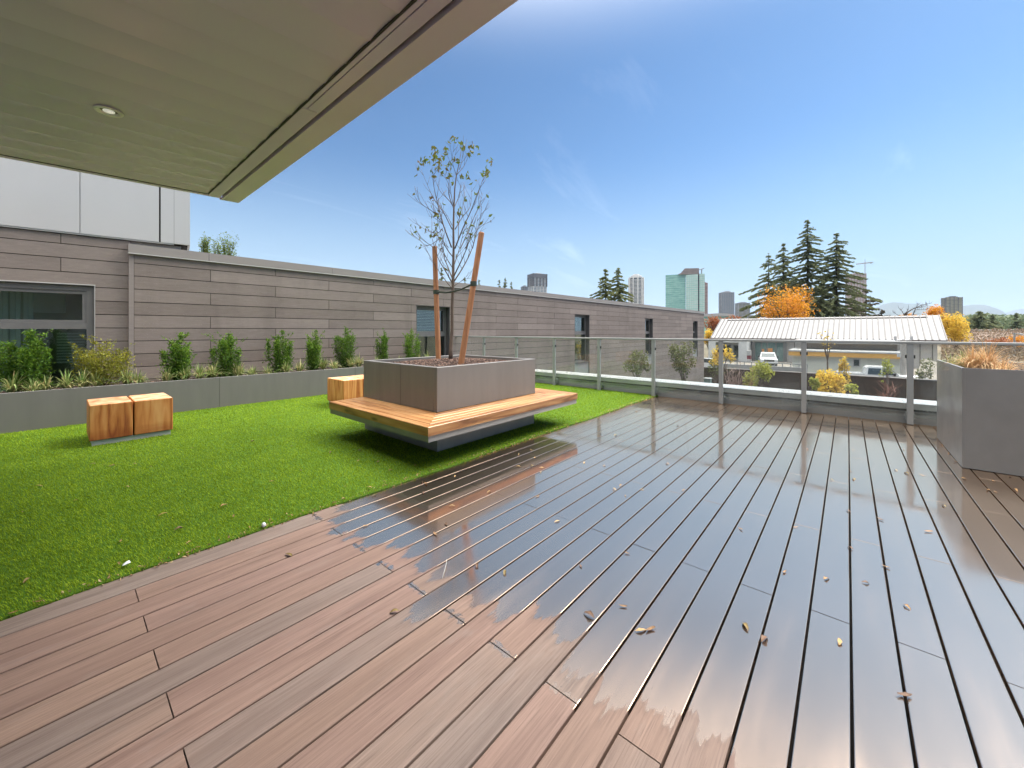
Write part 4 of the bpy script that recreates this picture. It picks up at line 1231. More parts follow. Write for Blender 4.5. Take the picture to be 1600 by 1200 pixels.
broadleaf(1148,491,520,122,16,'rust red tree behind the left end of the white roof','tree','autumn trees left of the white roof','rust',1100,.5,'autumn_tree',8)
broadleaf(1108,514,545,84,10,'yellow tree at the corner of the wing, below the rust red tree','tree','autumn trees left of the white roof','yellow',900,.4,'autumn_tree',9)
# bare leaning branches
o=thing('bare_tree','bare dark tree with one long branch leaning right above the white roof','tree',at(1412,HY,94)[:2]+(GZ,))
b=MB(); d_=94
def A(x,y): return at(x,y,d_)
X0,Y0,_=at(1412,HY,d_)
b.tube([(X0,Y0,GZ),A(1413,500),A(1416,489)],[.4,.32,.28],8)
rb=random.Random(77)
for P_,r in (([(1416,489),(1426,483),(1440,477),(1456,473.5)],.15),([(1424,500),(1428,488),(1431,481)],.15),([(1414,494),(1409,486),(1404,481)],.09),([(1431,481),(1441,480),(1449,477)],.07),([(1431,481),(1436,474)],.05),([(1416,489),(1420,480)],.06),([(1431,484),(1445,484),(1452,482)],.05),([(1413,498),(1402,492),(1396,488)],.07),([(1413,500),(1420,494),(1437,490)],.07)):
    b.tube([A(*p) for p in P_],[r*(1-.8*i/(len(P_)-1)) for i in range(len(P_))],5)
    for (x0_,y0b),(x1_,y1b) in zip(P_[:-1],P_[1:]):
        for k in range(5):
            u=rb.random(); x_,y_=x0_+(x1_-x0_)*u,y0b+(y1b-y0b)*u
            q1=Vector(A(x_,y_)); q2=Vector(at(x_+rb.uniform(-4,5),y_-rb.uniform(1,6),d_+rb.uniform(-1,1)))
            b.tube([q1,q1.lerp(q2,.5)+Vector((0,0,-.08)),q2],[.035,.022,.01],4)
b.build('trunk',M['bark_dark'],o)
GR='dark evergreens on the far right'
conifer(1530,486,170,17,'broad dark evergreen left of the far treeline',GR,'fir',14,.08,1.5,seed=31)
conifer(1551,491,200,9,'narrow evergreen right of the broad dark one',GR,'fir',14,.1,1.4,seed=32)
conifer(1588,489,230,7,'small evergreen tip standing above the far green treeline',GR,'fir',12,.1,1.5,seed=33)
# far treeline: one mass
cen=[];r_=np.random.default_rng(3)
for px in np.arange(1500,1720,2.2):
    d=r_.uniform(230,300); top=498-6*abs(math.sin(px*.05))+r_.uniform(-2,2)
    X,Y,zt=at(px,top,d)
    m=60; hh=zt-GZ
    cen.append(np.stack([X+r_.normal(size=m)*2.2,Y+r_.normal(size=m)*2.2,GZ+hh*(1-r_.random(m)**1.6*.9)],1))
for px in np.arange(1130,1420,3):
    d=r_.uniform(190,260); top=503-3*abs(math.sin(px*.08))+r_.uniform(-2,2)
    X,Y,zt=at(px,top,d); m=30; hh=zt-GZ
    cen.append(np.stack([X+r_.normal(size=m)*2.2,Y+r_.normal(size=m)*2.2,GZ+hh*(1-r_.random(m)**1.6*.9)],1))
cen=np.concatenate(cen)
o=leaves('treeline',cen,r_.uniform(1.2,2.6,len(cen)),M['green_leaf'],None,.6)
tag(o,'far line of low grey green trees along the horizon','treeline',kind='stuff')
# brown scrub bank with its guard rail
V=[]
b=MB(); dB=118
prof=[(-.0,GZ),(10,GZ+1.6),(22,GZ+3.4),(40,GZ+4.6),(70,GZ+4.7)]
def bankpt(px,dd,z): X,Y,_=at(px,HY,dB+dd); return (X,Y,z)
pxs=list(np.linspace(1470,1760,30))
for a0,a1 in zip(pxs[:-1],pxs[1:]):
    for (d0,z0),(d1,z1) in zip(prof[:-1],prof[1:]): b.poly([bankpt(a0,d0,z0),bankpt(a1,d0,z0),bankpt(a1,d1,z1),bankpt(a0,d1,z1)])
structure(b.build('embankment',pm('bank_soil',(.20,.14,.10),(.14,.10,.07),(.3,.3,.3),.95,0,detail=8)))
cen=[]
for i in range(11500):
    px=r_.uniform(1472,1740); u=r_.random(); dd=-56+u*98; z=np.interp(dd,[p[0] for p in prof],[p[1] for p in prof])
    X,Y,_=at(px,HY,dB+dd); cen.append((X,Y,z+r_.random()**1.5*(1.5 if dd>0 else 2.2)))
o=leaves('undergrowth',np.array(cen),r_.uniform(.4,.9,len(cen)),M['brown_leaf'],None,.45,None,1,-.3)
tag(o,'brown autumn scrub covering the bank on the far right','undergrowth',kind='stuff')
g=thing('guard_rail','long pale guard rail along the top of the brown bank','guard rail',bankpt(1600,41,GZ+4.6))
b=MB()
P0=Vector(bankpt(1486,41,GZ+5.35)); P1=Vector(bankpt(1760,41,GZ+5.35))
b.tube([P0,P1],.16,6); b.tube([P0-Vector((0,0,.34)),P1-Vector((0,0,.34))],.09,6); b.build('rail',M['concrete'],g)
for k in range(26):
    p=P0.lerp(P1,k/25); b=MB(); b.tube([p-Vector((0,0,.8)),p],.07,6); b.build('post',M['concrete'],g)
broadleaf(1566,527,548,80,18,'low orange bush below the brown bank on the far right','bush','low orange bushes on the far right','rust',900,.35,'autumn_bush',41,limbr=.06)
broadleaf(1592,524,548,82,14,'brighter orange bush behind the tall planter grasses','bush','low orange bushes on the far right','maple',700,.3,'autumn_bush',42,limbr=.06)
o=thing('street_lamp','dark street lamp with a short arm on the far right bank','lamp',at(1585,HY,70)[:2]+(GZ,))
b=MB(); X,Y,zt=at(1585,520,70); b.tube([(X,Y,GZ),(X,Y,zt)],[.16,.13],8); b.build('pole',M['steel_frame'],o)
b=MB(); p=Vector((X,Y,zt-.1)); e=Vector(at(1593,522,70)); b.tube([p,e],.07,6); b.build('arm',M['steel_frame'],o)
b=MB(); b.tube([e,e+(e-p).normalized()*.6],.16,8); b.build('lamp_head',M['light_trim'],o)

# ---- shrubs and young street trees close below the parapet
GS='young street trees below the terrace'
def low(px,ytop,ybot,d,hw,label,mat,n,leaf,seed,nl=14,cat='tree',name='street_tree',grp=GS):
    return broadleaf(px,ytop,ybot,d,hw,label,cat,grp,mat,n,leaf,name,seed,nl=nl,limbr=.035,trunkmat='bark')
low(995,545,592,16,22,'olive green airy young tree in front of the wing, nearer the bench planter','olive',900,.10,51)
low(1068,533,598,17.5,24,'olive green airy young tree at the far end of the wing','olive',1200,.11,52)
low(1186,562,618,17,21,'dense lime green young tree against the dark wall','lime',1700,.10,53)
low(1128,537,580,19,20,'thin yellowing young tree in front of the white entrance block','yellow',620,.11,54)
low(1118,548,600,22,16,'thin olive young tree behind the yellowing one','olive',420,.12,55)
low(1298,577,630,14,22,'yellow orange leafy bush in front of the dark wall','yellow',1200,.10,56,18,'bush','autumn_bush','bushes below the terrace')
low(1273,590,622,13,9,'small yellow green bush beside the tall railing post','lime',420,.08,57,8,'bush','autumn_bush','bushes below the terrace')
low(1330,600,622,12.5,12,'low lime green bush right of the yellow orange bush','lime',420,.08,58,8,'bush','autumn_bush','bushes below the terrace')
low(1320,556,604,18,8,'narrow yellow young tree in front of the low grey building','yellow',330,.10,59,9)
low(1293,513,560,18,14,'tall nearly leafless young tree with a few yellow leaves','yellow',60,.10,60,9)
low(1387,556,600,24,10,'small yellow green bush against the right end of the low grey building','lime',260,.13,61,9,'bush','autumn_bush','bushes below the terrace')
low(1447,558,612,30,14,'pale green bush on the light slope at the right','olive',420,.16,62,9,'bush','autumn_bush','bushes below the terrace')
def twigs(px,ytop,d,hw,n,label,mat,seed):
    rr=random.Random(seed); X,Y,zt=at(px,ytop,d); W_=hw*d/F
    o=thing('bare_shrub',label,'shrub',(X,Y,GZ),0,'bare reddish shrubs below the terrace'); b=MB()
    for i in range(n):
        a=rr.uniform(0,2*pi); r=rr.uniform(.1,1)*W_; h=(zt-GZ)*rr.uniform(.75,1.0)
        p0=Vector((X+rr.gauss(0,.08),Y+rr.gauss(0,.08),GZ)); p2=Vector((X+math.cos(a)*r,Y+math.sin(a)*r,GZ+h)); p1=p0.lerp(p2,.6)-Vector((math.cos(a),math.sin(a),0))*r*.2
        b.tube([p0,p1,p2],[.022,.014,.004],4,0,False)
        for k in range(5):
            u=rr.uniform(.45,.95); s_=p1.lerp(p2,(u-.45)/.5); e=s_+Vector((rr.gauss(0,.22),rr.gauss(0,.22),rr.uniform(.15,.45)))
            b.tube([s_,e],[.008,.003],4,0,False)
    b.build('stem',mat,o)
RT=pm('red_twig',(.26,.10,.065),(.18,.07,.05),rough=.7); PT=pm('grey_twig',(.30,.20,.17),(.22,.14,.12),rough=.7)
twigs(1147,560,17,20,22,'bare pinkish brown shrub left of the lime green young tree',PT,1)
twigs(1385,592,14,12,14,'bare reddish shrub in front of the dark wall near the right railing post',RT,2)
twigs(1170,575,16,7,8,'slim bare reddish shrub beside the lime green young tree',RT,3)

# ---- dark wall, barrier, pole
o=thing('retaining_wall','long dark brown wall along the street below the terrace','wall',(41,10,GZ))
b=MB(); b.box(40.6,41.0,-12,70,GZ,-2.24); b.build('wall',pm('dark_wall',(.055,.036,.027),(.034,.023,.018),(1.5,1.5,1.5),.9,.5,(12,12,12),0,.2,.02),o)
b=MB(); b.box(40.55,41.05,-12,70,-2.238,-2.19); b.build('wall_cap',pm('dark_wall_cap',(.13,.11,.10)),o)
o=thing('concrete_barrier','pale concrete barrier with a metal rail behind the dark wall','barrier',(42,22,GZ))
ya,yb=onX(1262,41.8),onX(1120,41.8)
b=MB(); b.box(41.6,41.9,ya,yb,GZ,-1.85); b.build('wall',M['concrete'],o)
b=MB(); b.box(41.68,41.76,ya,yb,-1.62,-1.55); 
for k in range(13):
    y=ya+(yb-ya)*k/12; b.box(41.69,41.75,y-.035,y+.035,-1.85,-1.62)
b.build('rail',M['steel_frame'],o)
o=thing('bollard','small grey green cabinet with a white top by the wing corner','cabinet',at(1106,HY,24)[:2]+(GZ,))
X,Y,_=at(1106,HY,24); zt=at(1106,590.5,24)[2]
b=MB(); b.box(X-.18,X+.18,Y-.18,Y+.18,GZ,zt-.04,0,.02); b.build('cabinet',pm('cabinet_green',(.13,.19,.17)),o)
b=MB(); b.box(X-.21,X+.21,Y-.21,Y+.21,zt-.039,zt,0,.01); b.build('lid',M['parapet_top'],o)
o=thing('utility_pole','pale utility pole with brackets at the right end of the low grey building','pole',at(1411,HY,33)[:2]+(GZ,))
X,Y,zt=at(1411,531,33)
b=MB(); b.tube([(X,Y,GZ),(X,Y,zt)],[.20,.17],10); b.build('pole',pm('pole_grey',(.40,.37,.34),(.28,.25,.22),(3,3,1)),o)
b=MB()
for k,(dx,dz) in enumerate(((.0,-.1),(.28,-1.0),(-.26,-1.25),(.2,-1.6))):
    b.tube([(X+dx,Y-dx,zt+dz-.2),(X+dx,Y-dx,zt+dz+.15)],.13,8)
b.tube([(X-.5,Y+.5,zt-.02),(X+.55,Y-.55,zt-.02)],.06,6); b.tube([(X-.5,Y+.5,zt-.02),(X-.5,Y+.5,zt+.3)],.10,6); b.tube([(X+.55,Y-.55,zt-.02),(X+.55,Y-.55,zt+.3)],.12,6)
b.build('bracket',M['white_panel'],o)
# pale slope at the right end
b=MB()
P=[at(1428,592,36),at(1500,596,33),at(1500,575,46),at(1442,560,44)]
b.poly(P); structure(b.build('slope',M['lot']))

# ---- the white roofed building
BXW=76.0
yl,yr=onX(1112,BXW),onX(1480,BXW-.6)
hb=thing('white_roof_building','long low building with a white standing seam roof and pale ribbed walls','building',(BXW,(yl+yr)/2,GZ))
ze=.06; zr=3.62; rd=9.0
b=MB(); b.box(BXW,BXW+18,yr+.8,yl-.8,GZ,ze-.15); 
wallm=pm('ribbed_wall',(.46,.42,.38),(.40,.365,.33),(.4,.4,.4),.7)
b.build('wall',wallm,hb)
b=MB(); k=yr+1.2
while k<yl-1: b.box(BXW-.06,BXW-.001,k,k+.10,GZ,ze-.16); k+=1.15
b.build('wall_rib',pm('rib_dark',(.16,.14,.13)),hb)
hipL,hipR=2.2,2.6
b=MB()
A_=[(BXW-.6,yr,ze),(BXW-.6,yl,ze),(BXW+rd,onX(1127,BXW+rd),zr),(BXW+rd,onX(1467,BXW+rd),zr)]
B_=[(BXW+2*rd+.6,yr,ze),(BXW+2*rd+.6,yl,ze)]
dn=Vector((0,0,-.16))
b.mesh(A_+B_+[tuple(Vector(p)+dn) for p in A_[:2]+B_],[(0,1,2,3),(5,4,3,2),(1,5,2),(4,0,3),(0,6,7,1),(1,7,9,5),(5,9,8,4),(4,8,6,0),(6,8,9,7)]); b.fix=True
roofm=pm('white_roof',(.25,.244,.237),(.22,.215,.208),(.15,.4,.4),.7,0,detail=6)
rf=b.build('roof',roofm,hb)
b=MB(); n_=44
for i in range(n_+1):
    u=i/n_
    pA=Vector(A_[0]).lerp(Vector(A_[1]),u); pB=Vector(A_[3]).lerp(Vector(A_[2]),u)
    nrm=Vector((-(zr-ze),0,rd+.6)).normalized()
    s_=Vector((0,.06,0)); h_=nrm*.10
    b.mesh([pA-s_,pA+s_,pB+s_,pB-s_,pA-s_+h_,pA+s_+h_,pB+s_+h_,pB-s_+h_],[(4,5,6,7),(0,1,5,4),(1,2,6,5),(2,3,7,6),(3,0,4,7)])
b.fix=True
b.build('roof_seam',pm('seam_grey',(.11,.105,.10)),rf)
b=MB(); p0=Vector(A_[3]).lerp(Vector(A_[0]),.10); p1=Vector(A_[2]).lerp(Vector(A_[1]),.10); b.tube([p0+Vector((0,1.2,.1)),p1+Vector((0,-1.2,.1))],.11,6); b.build('snow_rail',pm('seam_grey2',(.30,.27,.25)),rf)
b=MB(); b.box(BXW-.63,BXW-.605,yr-.02,yl+.02,ze-.2,ze+.02); b.build('gutter',pm('gutter_dark',(.12,.10,.09)),rf)
# entrance block (left) and shopfront
def XY(px,X): return onX(px,X)
e0,e1=XY(1167,72.5),XY(1107,72.5)
b=MB(); b.box(72.5,75.98,e0,e1,-.62,-.18); b.box(72.5,75.98,e0,e0+1.2,GZ,-.621); b.box(72.5,75.98,e1-1.1,e1,GZ,-.621); b.box(75.0,75.98,e0+1.2,e1-1.1,GZ,-.621)
b.build('entrance_block',pm('white_stucco',(.52,.515,.50),(.46,.455,.445),(.6,.6,.6),.8),hb)
for (pa_,pb_) in ((1112,1122),(1126,1142),(1146,1156)):
    b=MB(); b.box(74.93,74.998,XY(pb_,74.9),XY(pa_,74.9),GZ+.5,-1.1); w_=b.build('window',M['win_frame'],hb)
    b=MB(); b.box(74.90,74.928,XY(pb_,74.9)+.15,XY(pa_,74.9)-.15,GZ+.65,-1.25); b.build('pane',M['window_glass'],w_)
s0,s1_=XY(1229,75.7),XY(1175,75.7)
b=MB(); b.box(75.6,75.93,s0,s1_,-.62,-.35); b.box(75.6,75.93,s0,s0+.45,GZ,-.621); b.box(75.6,75.93,s1_-.45,s1_,GZ,-.621)
for u in (.30,.55,.72): y=s0+(s1_-s0)*u; b.box(75.7,75.92,y-.07,y+.07,GZ,-.621)
b.box(75.72,75.91,s0+.45,s1_-.45,GZ,GZ+.15)
w_=b.build('shopfront',M['win_frame'],hb)
b=MB(); b.box(75.80,75.84,s0+.46,s1_-.46,GZ+.16,-.63)
b.build('pane',pm('shop_glass',(.16,.23,.21),(.09,.14,.13),(.3,.9,.5),.08),w_)
b=MB(); b.box(75.76,75.795,XY(1207,75.7),XY(1197.5,75.7),-2.5,-1.55); b.box(75.76,75.795,XY(1194,75.7),XY(1190,75.7),-2.5,-1.7); b.build('poster',pm('orange_poster',(.60,.22,.05),(.55,.26,.10)),w_)
o=thing('fuel_pump','small white and maroon pump beside the entrance block','pump',at(1170.5,HY,62)[:2]+(GZ,))
X,Y,_=at(1170.5,HY,62)
b=MB(); b.box(X-.25,X+.25,Y-.3,Y+.3,GZ,GZ+.5,0,.03); b.box(X-.25,X+.25,Y-.3,Y+.3,GZ+1.1,GZ+1.9,0,.03); b.build('housing',M['parapet_top'],o)
b=MB(); b.box(X-.22,X+.22,Y-.27,Y+.27,GZ+.5,GZ+1.1); b.build('panel',pm('maroon',(.16,.03,.04)),o)

# ---- the low grey building with the orange fascia
LX=51.0
g0,g1=onX(1416,LX),onX(1238,LX)
lo=thing('low_grey_building','low grey green building with an orange fascia and a white upper roof','building',(LX,(g0+g1)/2,GZ))
b=MB(); b.box(LX,LX+6,g0,g1,GZ,-1.3); b.build('wall',pm('grey_green_wall',(.54,.54,.475),(.47,.47,.41),(.4,.4,.4),.8,0,dirt=.3),lo)
b=MB(); b.box(LX-.35,LX+6.2,g0-.3,g1+.3,-1.299,-.86); b.build('fascia',pm('orange_fascia',(.56,.31,.075),(.47,.25,.06),(1,1,3),.6),lo)
b=MB(); b.box(LX-.38,LX+6.2,g0-.33,g1+.33,-.858,-.72); b.build('roof_edge',M['parapet_top'],lo)
b=MB(); h0,h1=onX(1402,LX+4),onX(1256,LX+4); b.box(LX+4,LX+9,h0,h1,-.719,-.05); b.build('upper_wall',pm('brown_band',(.24,.19,.15)),lo)
b=MB(); b.box(LX+3.4,LX+9.5,h0-.6,h1+.8,-.049,.30); b.build('upper_roof',M['parapet_top'],lo)
y0_,y1_=onX(1344.5,LX),onX(1332,LX)
z0_,z1_=at(1338,573.5,depth(LX,y0_))[2],at(1338,560.5,depth(LX,y0_))[2]
b=MB(); b.box(LX-.06,LX-.003,y0_,y1_,z0_,z1_); w_=b.build('window',M['parapet_top'],lo)
b=MB(); b.box(LX-.075,LX-.061,y0_+.1,y1_-.1,z0_+.1,z1_-.1); b.build('pane',M['window_glass'],w_)
b=MB(); y2,y3=onX(1331,LX),onX(1322,LX); b.box(LX-.05,LX-.003,y2,y3,z0_,z1_); b.build('shutter',pm('pale_shutter',(.42,.44,.40)),w_)

# ---- pickups and car
PAINT=pm('white_paint',(.50,.505,.51),(.48,.485,.49),(1,1,1),.22,0,spec=.6)
CARGLASS=pm('car_glass',(.045,.06,.065),(.03,.04,.045),(1,1,1),.05,0,spec=.8)
CHROME=pm('chrome',(.55,.56,.57),(.5,.5,.5),(2,2,2),.15,0,metal=.9)
BLACK=pm('black_trim',(.02,.02,.02),(.025,.025,.025),rough=.5)
LENSM=pm('headlight_lens',(.65,.67,.68),(.5,.52,.54),(9,9,9),.1)
def pickup(label,X,Y,rz,group):
    """nose towards local +x"""
    o=thing('pickup_truck',label,'pickup',(X,Y,GZ),rz,group,True)
    Lh=2.9; w_=.99
    # lower body with wheel arches cut into the profile
    def arch(cx,r=.50): return [(cx+r*math.cos(a),.52+r*math.sin(a)) for a in np.linspace(pi,0,9)]
    low_=[(-2.85,.55)]+arch(-1.75)+arch(1.75)+[(2.72,.50),(2.88,.62),(2.90,.98),(2.80,1.12),(.95,1.20),(-2.85,1.20)]
    bm_=MB(); bm_.prism(low_,'y',-w_,w_); bm_.build('body',PAINT,o)
    hd=MB(); hd.mesh([(2.80,-.86,1.125),(2.80,.86,1.125),(1.05,.92,1.205),(1.05,-.92,1.205),(2.66,-.66,1.20),(2.66,.66,1.20),(1.12,.70,1.30),(1.12,-.70,1.30)],[(4,5,6,7),(0,1,5,4),(1,2,6,5),(2,3,7,6),(3,0,4,7)]); hd.fix=True; hd.build('hood',PAINT,o)
    cabp=[(-1.05,1.201),(1.10,1.201),(.45,1.84),(.22,1.93),(-.72,1.93),(-.95,1.82)]
    cb=MB()
    A2=[(x,-w_*(1 if z<1.3 else .80 if z>1.9 else .84),z) for x,z in cabp]; B2=[(x,-y,z) for x,y,z in A2]
    n=len(cabp); cb.mesh(A2+B2,[(i,(i+1)%n,n+(i+1)%n,n+i) for i in range(n)]+[tuple(reversed(range(n))),tuple(range(n,2*n))]); cb.fix=True; cb.build('cab',PAINT,o)
    wm=MB(); wm.mesh([(1.07,-.84,1.255),(1.07,.84,1.255),(.50,.72,1.80),(.50,-.72,1.80),(1.04,-.84,1.24),(1.04,.84,1.24),(.47,.72,1.79),(.47,-.72,1.79)],[(0,1,2,3),(7,6,5,4),(0,4,5,1),(1,5,6,2),(2,6,7,3),(3,7,4,0)]); wm.fix=True
    for v in range(4): pass
    wm.v=[(x+.035,y,z+.02) for x,y,z in wm.v]; wm.build('windscreen',CARGLASS,o)
    for s_ in (-1,1):
        sg=MB()
        for (xa,xb,xc,xd) in ((.08,.88,.40,.08),(-.86,-.0,-.0,-.80)):
            yb,yt=s_*(w_-.012),s_*(w_*.85)
            q_=[(xa,yb,1.27),(xb,yb,1.27),(xc,yt,1.79),(xd,yt,1.79)]
            sg.mesh([(x,y+s_*.022,z) for x,y,z in q_]+[(x,y-s_*.02,z) for x,y,z in q_],[(0,1,2,3),(7,6,5,4),(0,4,5,1),(1,5,6,2),(2,6,7,3),(3,7,4,0)])
        sg.fix=True; sg.build('side_window',CARGLASS,o)
        mr=MB(); mr.box(.72,.88,s_*1.0,s_*1.26,1.22,1.46,0,.03); mr.build('mirror',BLACK,o)
        hl=MB(); hl.box(2.80,2.905,s_*.62,s_*.93,.86,1.07,0,.02); hl.build('headlight',LENSM,o)
    gr=MB(); gr.box(2.86,2.915,-.60,.60,.78,1.08,0,.01); g_=gr.build('grille',BLACK,o)
    gb=MB()
    for z in (.85,.93,1.01): gb.box(2.916,2.93,-.58,.58,z-.012,z+.012)
    gb.build('grille_bar',CHROME,g_)
    bp=MB(); bp.box(2.80,3.0,-.96,.96,.50,.70,0,.03); bp.build('bumper',PAINT,o)
    vl=MB(); vl.box(2.7,2.96,-.8,.8,.30,.497); vl.build('valance',BLACK,o)
    bd=MB(); bd.box(-2.84,-1.06,-.96,-.86,1.201,1.30); bd.box(-2.84,-1.06,.86,.96,1.201,1.30); bd.box(-2.84,-2.75,-.86,.86,1.201,1.30); bd.build('bed_rail',PAINT,o)
    for cx in (-1.75,1.75):
        for s_ in (-1,1):
            wh=MB(); wh.tube([(cx,s_*.72,.42),(cx,s_*.98,.42)],.42,18); wt=wh.build('wheel',M['rubber'],o)
            rm=MB(); rm.tube([(cx,s_*.981,.42),(cx,s_*.995,.42)],.24,12); rm.build('rim',CHROME,wt)
    return o
X,Y,_=at(1199.5,HY,56)
p1_=pickup('white pickup facing the terrace in front of the shopfront',X,Y,math.atan2(-Y,-X)+.06,'white pickups in the lot')
X,Y,_=at(1374,HY,34.0)
p2_=copy_tree(p1_); p2_.location=(X,Y,GZ); p2_.rotation_euler=(0,0,-pi/2+.08); p2_['label']='white pickup seen side on behind the dark wall, by the low grey building'
o=thing('parked_car','white car partly hidden at the corner of the wing','car',at(1112,HY,50)[:2]+(GZ,),-pi/2,None,True)
b=MB(); b.prism([(-2.1,.4),(2.1,.4),(2.15,.75),(1.2,.92),(-1.9,.98),(-2.15,.8)],'y',-.88,.88); b.build('body',PAINT,o)
b=MB(); b.prism([(-1.75,.985),(1.05,.925),(.45,1.42),(-1.2,1.45)],'y',-.72,.72); b.build('cabin',CARGLASS,o)
b=MB(); b.box(-1.2,.42,-.70,.70,1.425,1.47); b.build('roof',PAINT,o)
for cx in (-1.3,1.35):
    for s_ in (-1,1):
        b=MB(); b.tube([(cx,s_*.70,.32),(cx,s_*.89,.32)],.32,14); b.build('wheel',M['rubber'],o)

# ---- the distant skyline
def tmat(name,a,b_,rough=.35,spec=.5):
    t=NT(name); r=t.noise(t.coord((.09,.09,.33)),1.0,3)
    br=t.n('TexBrick',{'Vector':t.coord((1,1,1)),'Scale':1.0}); 
    return t.done(t.bsdf(Base_Color=t.mix(t.rng(r,.4,.6),a,b_),Roughness=rough,Specular_IOR_Level=spec))
def tower(px0,px1,ytop,d,rot,ratio,label,wall,glass,fl=3.0,mech=None,name='tower_block',crown=0,bal='all',cut=None,fins=0,slabc=None):
    """block with glazing, floor slabs and roof plant; rot turns its faces against the sight line"""
    xc=(px0+px1)/2; wpx=(px1-px0)*d/F
    X,Y,zt=at(xc,ytop,d)
    th=math.atan2(Y,X)+rot
    c_,s_=abs(math.cos(rot)),abs(math.sin(rot))
    wd=wpx/(c_+ratio*s_); dp=wd*ratio
    o=thing(name,label,'tower',(X,Y,GZ),th-pi/2,'distant skyline towers',True)
    hgt=zt-GZ; mh=0 if mech is None else mech*d/F
    hb_=hgt-mh
    b=MB(); b.box(-wd/2+.6,wd/2-.6,-dp/2+.6,dp/2-.6,0,hb_-.3); b.build('glazing',glass,o)
    b=MB(); z=6
    while z<hb_-2:
        b.box(-wd/2,wd/2,-dp/2,dp/2,z,z+fl*.30); z+=fl
    b.box(-wd/2-.2,wd/2+.2,-dp/2-.2,dp/2+.2,hb_-.9,hb_)
    b.build('floor_slabs',slabc or wall,o)
    b=MB()
    for k in range(fins+1):
        x=-wd/2+wd*k/max(1,fins)
        for y in (-dp/2-.25,dp/2-.35): b.box(x-.55,x+.55,y,y+.6,0,hb_+.2)
    m_=max(2,int(fins*ratio))
    for k in range(1,m_):
        y=-dp/2+dp*k/m_
        for x in (-wd/2-.25,wd/2-.35): b.box(x,x+.6,y-.55,y+.55,0,hb_+.2)
    if fins: b.build('pier',wall,o)
    if mech:
        b=MB(); b.box(-wd*.28,wd*.28,-dp*.3,dp*.3,hb_-.1,hb_+mh*.6); b.box(-wd*.15,wd*.2,-dp*.2,dp*.15,hb_+mh*.6,hgt); b.build('plant_room',glass if crown else wall,o)
    return o,wd,dp,hb_
gl_d=tmat('tower_glass_dark',(.06,.075,.085),(.11,.13,.145)); gl_b=tmat('tower_glass_blue',(.13,.18,.22),(.20,.25,.29)); gl_o=tmat('tower_glass_olive',(.15,.155,.11),(.26,.25,.18))
cw=tmat('tower_white',(.60,.59,.57),(.52,.51,.50),.7); cg=tmat('tower_grey',(.30,.31,.33),(.24,.25,.27),.7); cdk=tmat('tower_dark',(.075,.08,.095),(.11,.11,.12),.6); cbr=tmat('tower_brick',(.30,.19,.16),(.36,.25,.22),.8)
gt1=tmat('tower_glass_teal',(.15,.36,.31),(.24,.47,.40),.22,.7); gt2=tmat('tower_glass_mint',(.33,.55,.48),(.42,.62,.55),.22,.7)
# dark topped tower
o,wd,dp,hb_=tower(825,854,427,900,.5,.8,'grey apartment tower with a dark crown above the wing roof',cw,gl_b,3.1,2.5,fins=4)
b=MB()
for k in range(5):
    for s_ in (-1,1):
        x=-wd/2+wd*k/4; b.box(x-1.6,x+1.6,s_*dp/2-.9,s_*dp/2+.9,hb_-28,hb_+1)
        b.box(s_*wd/2-.9,s_*wd/2+.9,-dp/2+dp*k/4-1.6,-dp/2+dp*k/4+1.6,hb_-28,hb_+1)
b.box(-wd/2-1,wd/2+1,-dp/2-1,dp/2+1,hb_-9,hb_+.8); b.build('crown',cdk,o)
tower(814,825,446,980,.3,.8,'small dark tower left of the dark crowned tower',cg,gl_d,3.1,2.0,fins=3)
# white rounded tower
X,Y,zt=at(994,429,900)
o=thing('tower_block','white apartment tower with a rounded domed top beside the two conifers','tower',(X,Y,GZ),0,'distant skyline towers',True)
wr=11*900/F; hh=zt-GZ
def ring_prism(rx,ry,z0,z1,n=28):
    b=MB(); b.prism([(rx*math.cos(2*pi*k/n),ry*math.sin(2*pi*k/n)) for k in range(n)],'z',z0,z1); return b
ring_prism(wr*.93,wr*.93,0,hh-9).build('glazing',gl_d,o)
b=MB(); z=4
while z<hh-11:
    n=28; b.prism([(wr*math.cos(2*pi*k/n),wr*math.sin(2*pi*k/n)) for k in range(n)],'z',z,z+1.15); z+=3.0
b.build('floor_slabs',cw,o)
b=MB()
for a in np.linspace(0,2*pi,11)[:-1]:
    x,y=wr*math.cos(a),wr*math.sin(a); b.box(x-1,x+1,y-1,y+1,0,hh-7)
b.build('pier',cw,o)
b=MB()
for k,(r,z0,z1) in enumerate(((wr*.9,hh-9,hh-6),(wr*.72,hh-6,hh-3),(wr*.45,hh-3,hh))):
    n=28; b.prism([(r*math.cos(2*pi*q_/n),r*math.sin(2*pi*q_/n)) for q_ in range(n)],'z',z0,z1)
b.build('dome',cw,o)
# green glass office tower, three volumes
d=720; X,Y,zt=at(1070,422,d)
o=thing('glass_tower','wide green glass office tower with a sloping top and a roof crane','tower',(X,Y,GZ),math.atan2(Y,X)-pi/2,None,True)
sc_=d/F; hh=zt-GZ
def gx(px): return -(px-1070)*sc_*-1
def vol(nm,p0,p1,yt,y0,y1,mat,vs):
    z1=at(1070,yt,d)[2]-GZ
    b=MB(); b.box(gx(p0),gx(p1),y0,y1,0,z1); v_=b.build(nm,mat,o)
    b=MB(); z=4
    while z<z1-1: b.box(gx(p0)-.12,gx(p1)+.12,y0-.14,y1+.1,z,z+.55); z+=3.9
    b.build('floor_slabs',gt2 if mat is gt1 else cw,v_)
    b=MB(); x=gx(p0)
    while x<=gx(p1)+.1: b.box(x-.13,x+.13,y0-.2,y0,0,z1); x+=vs
    b.build('mullion',cg,v_)
    return z1
vol('left_wing',1042,1071,428,2,34,gt1,3.3)
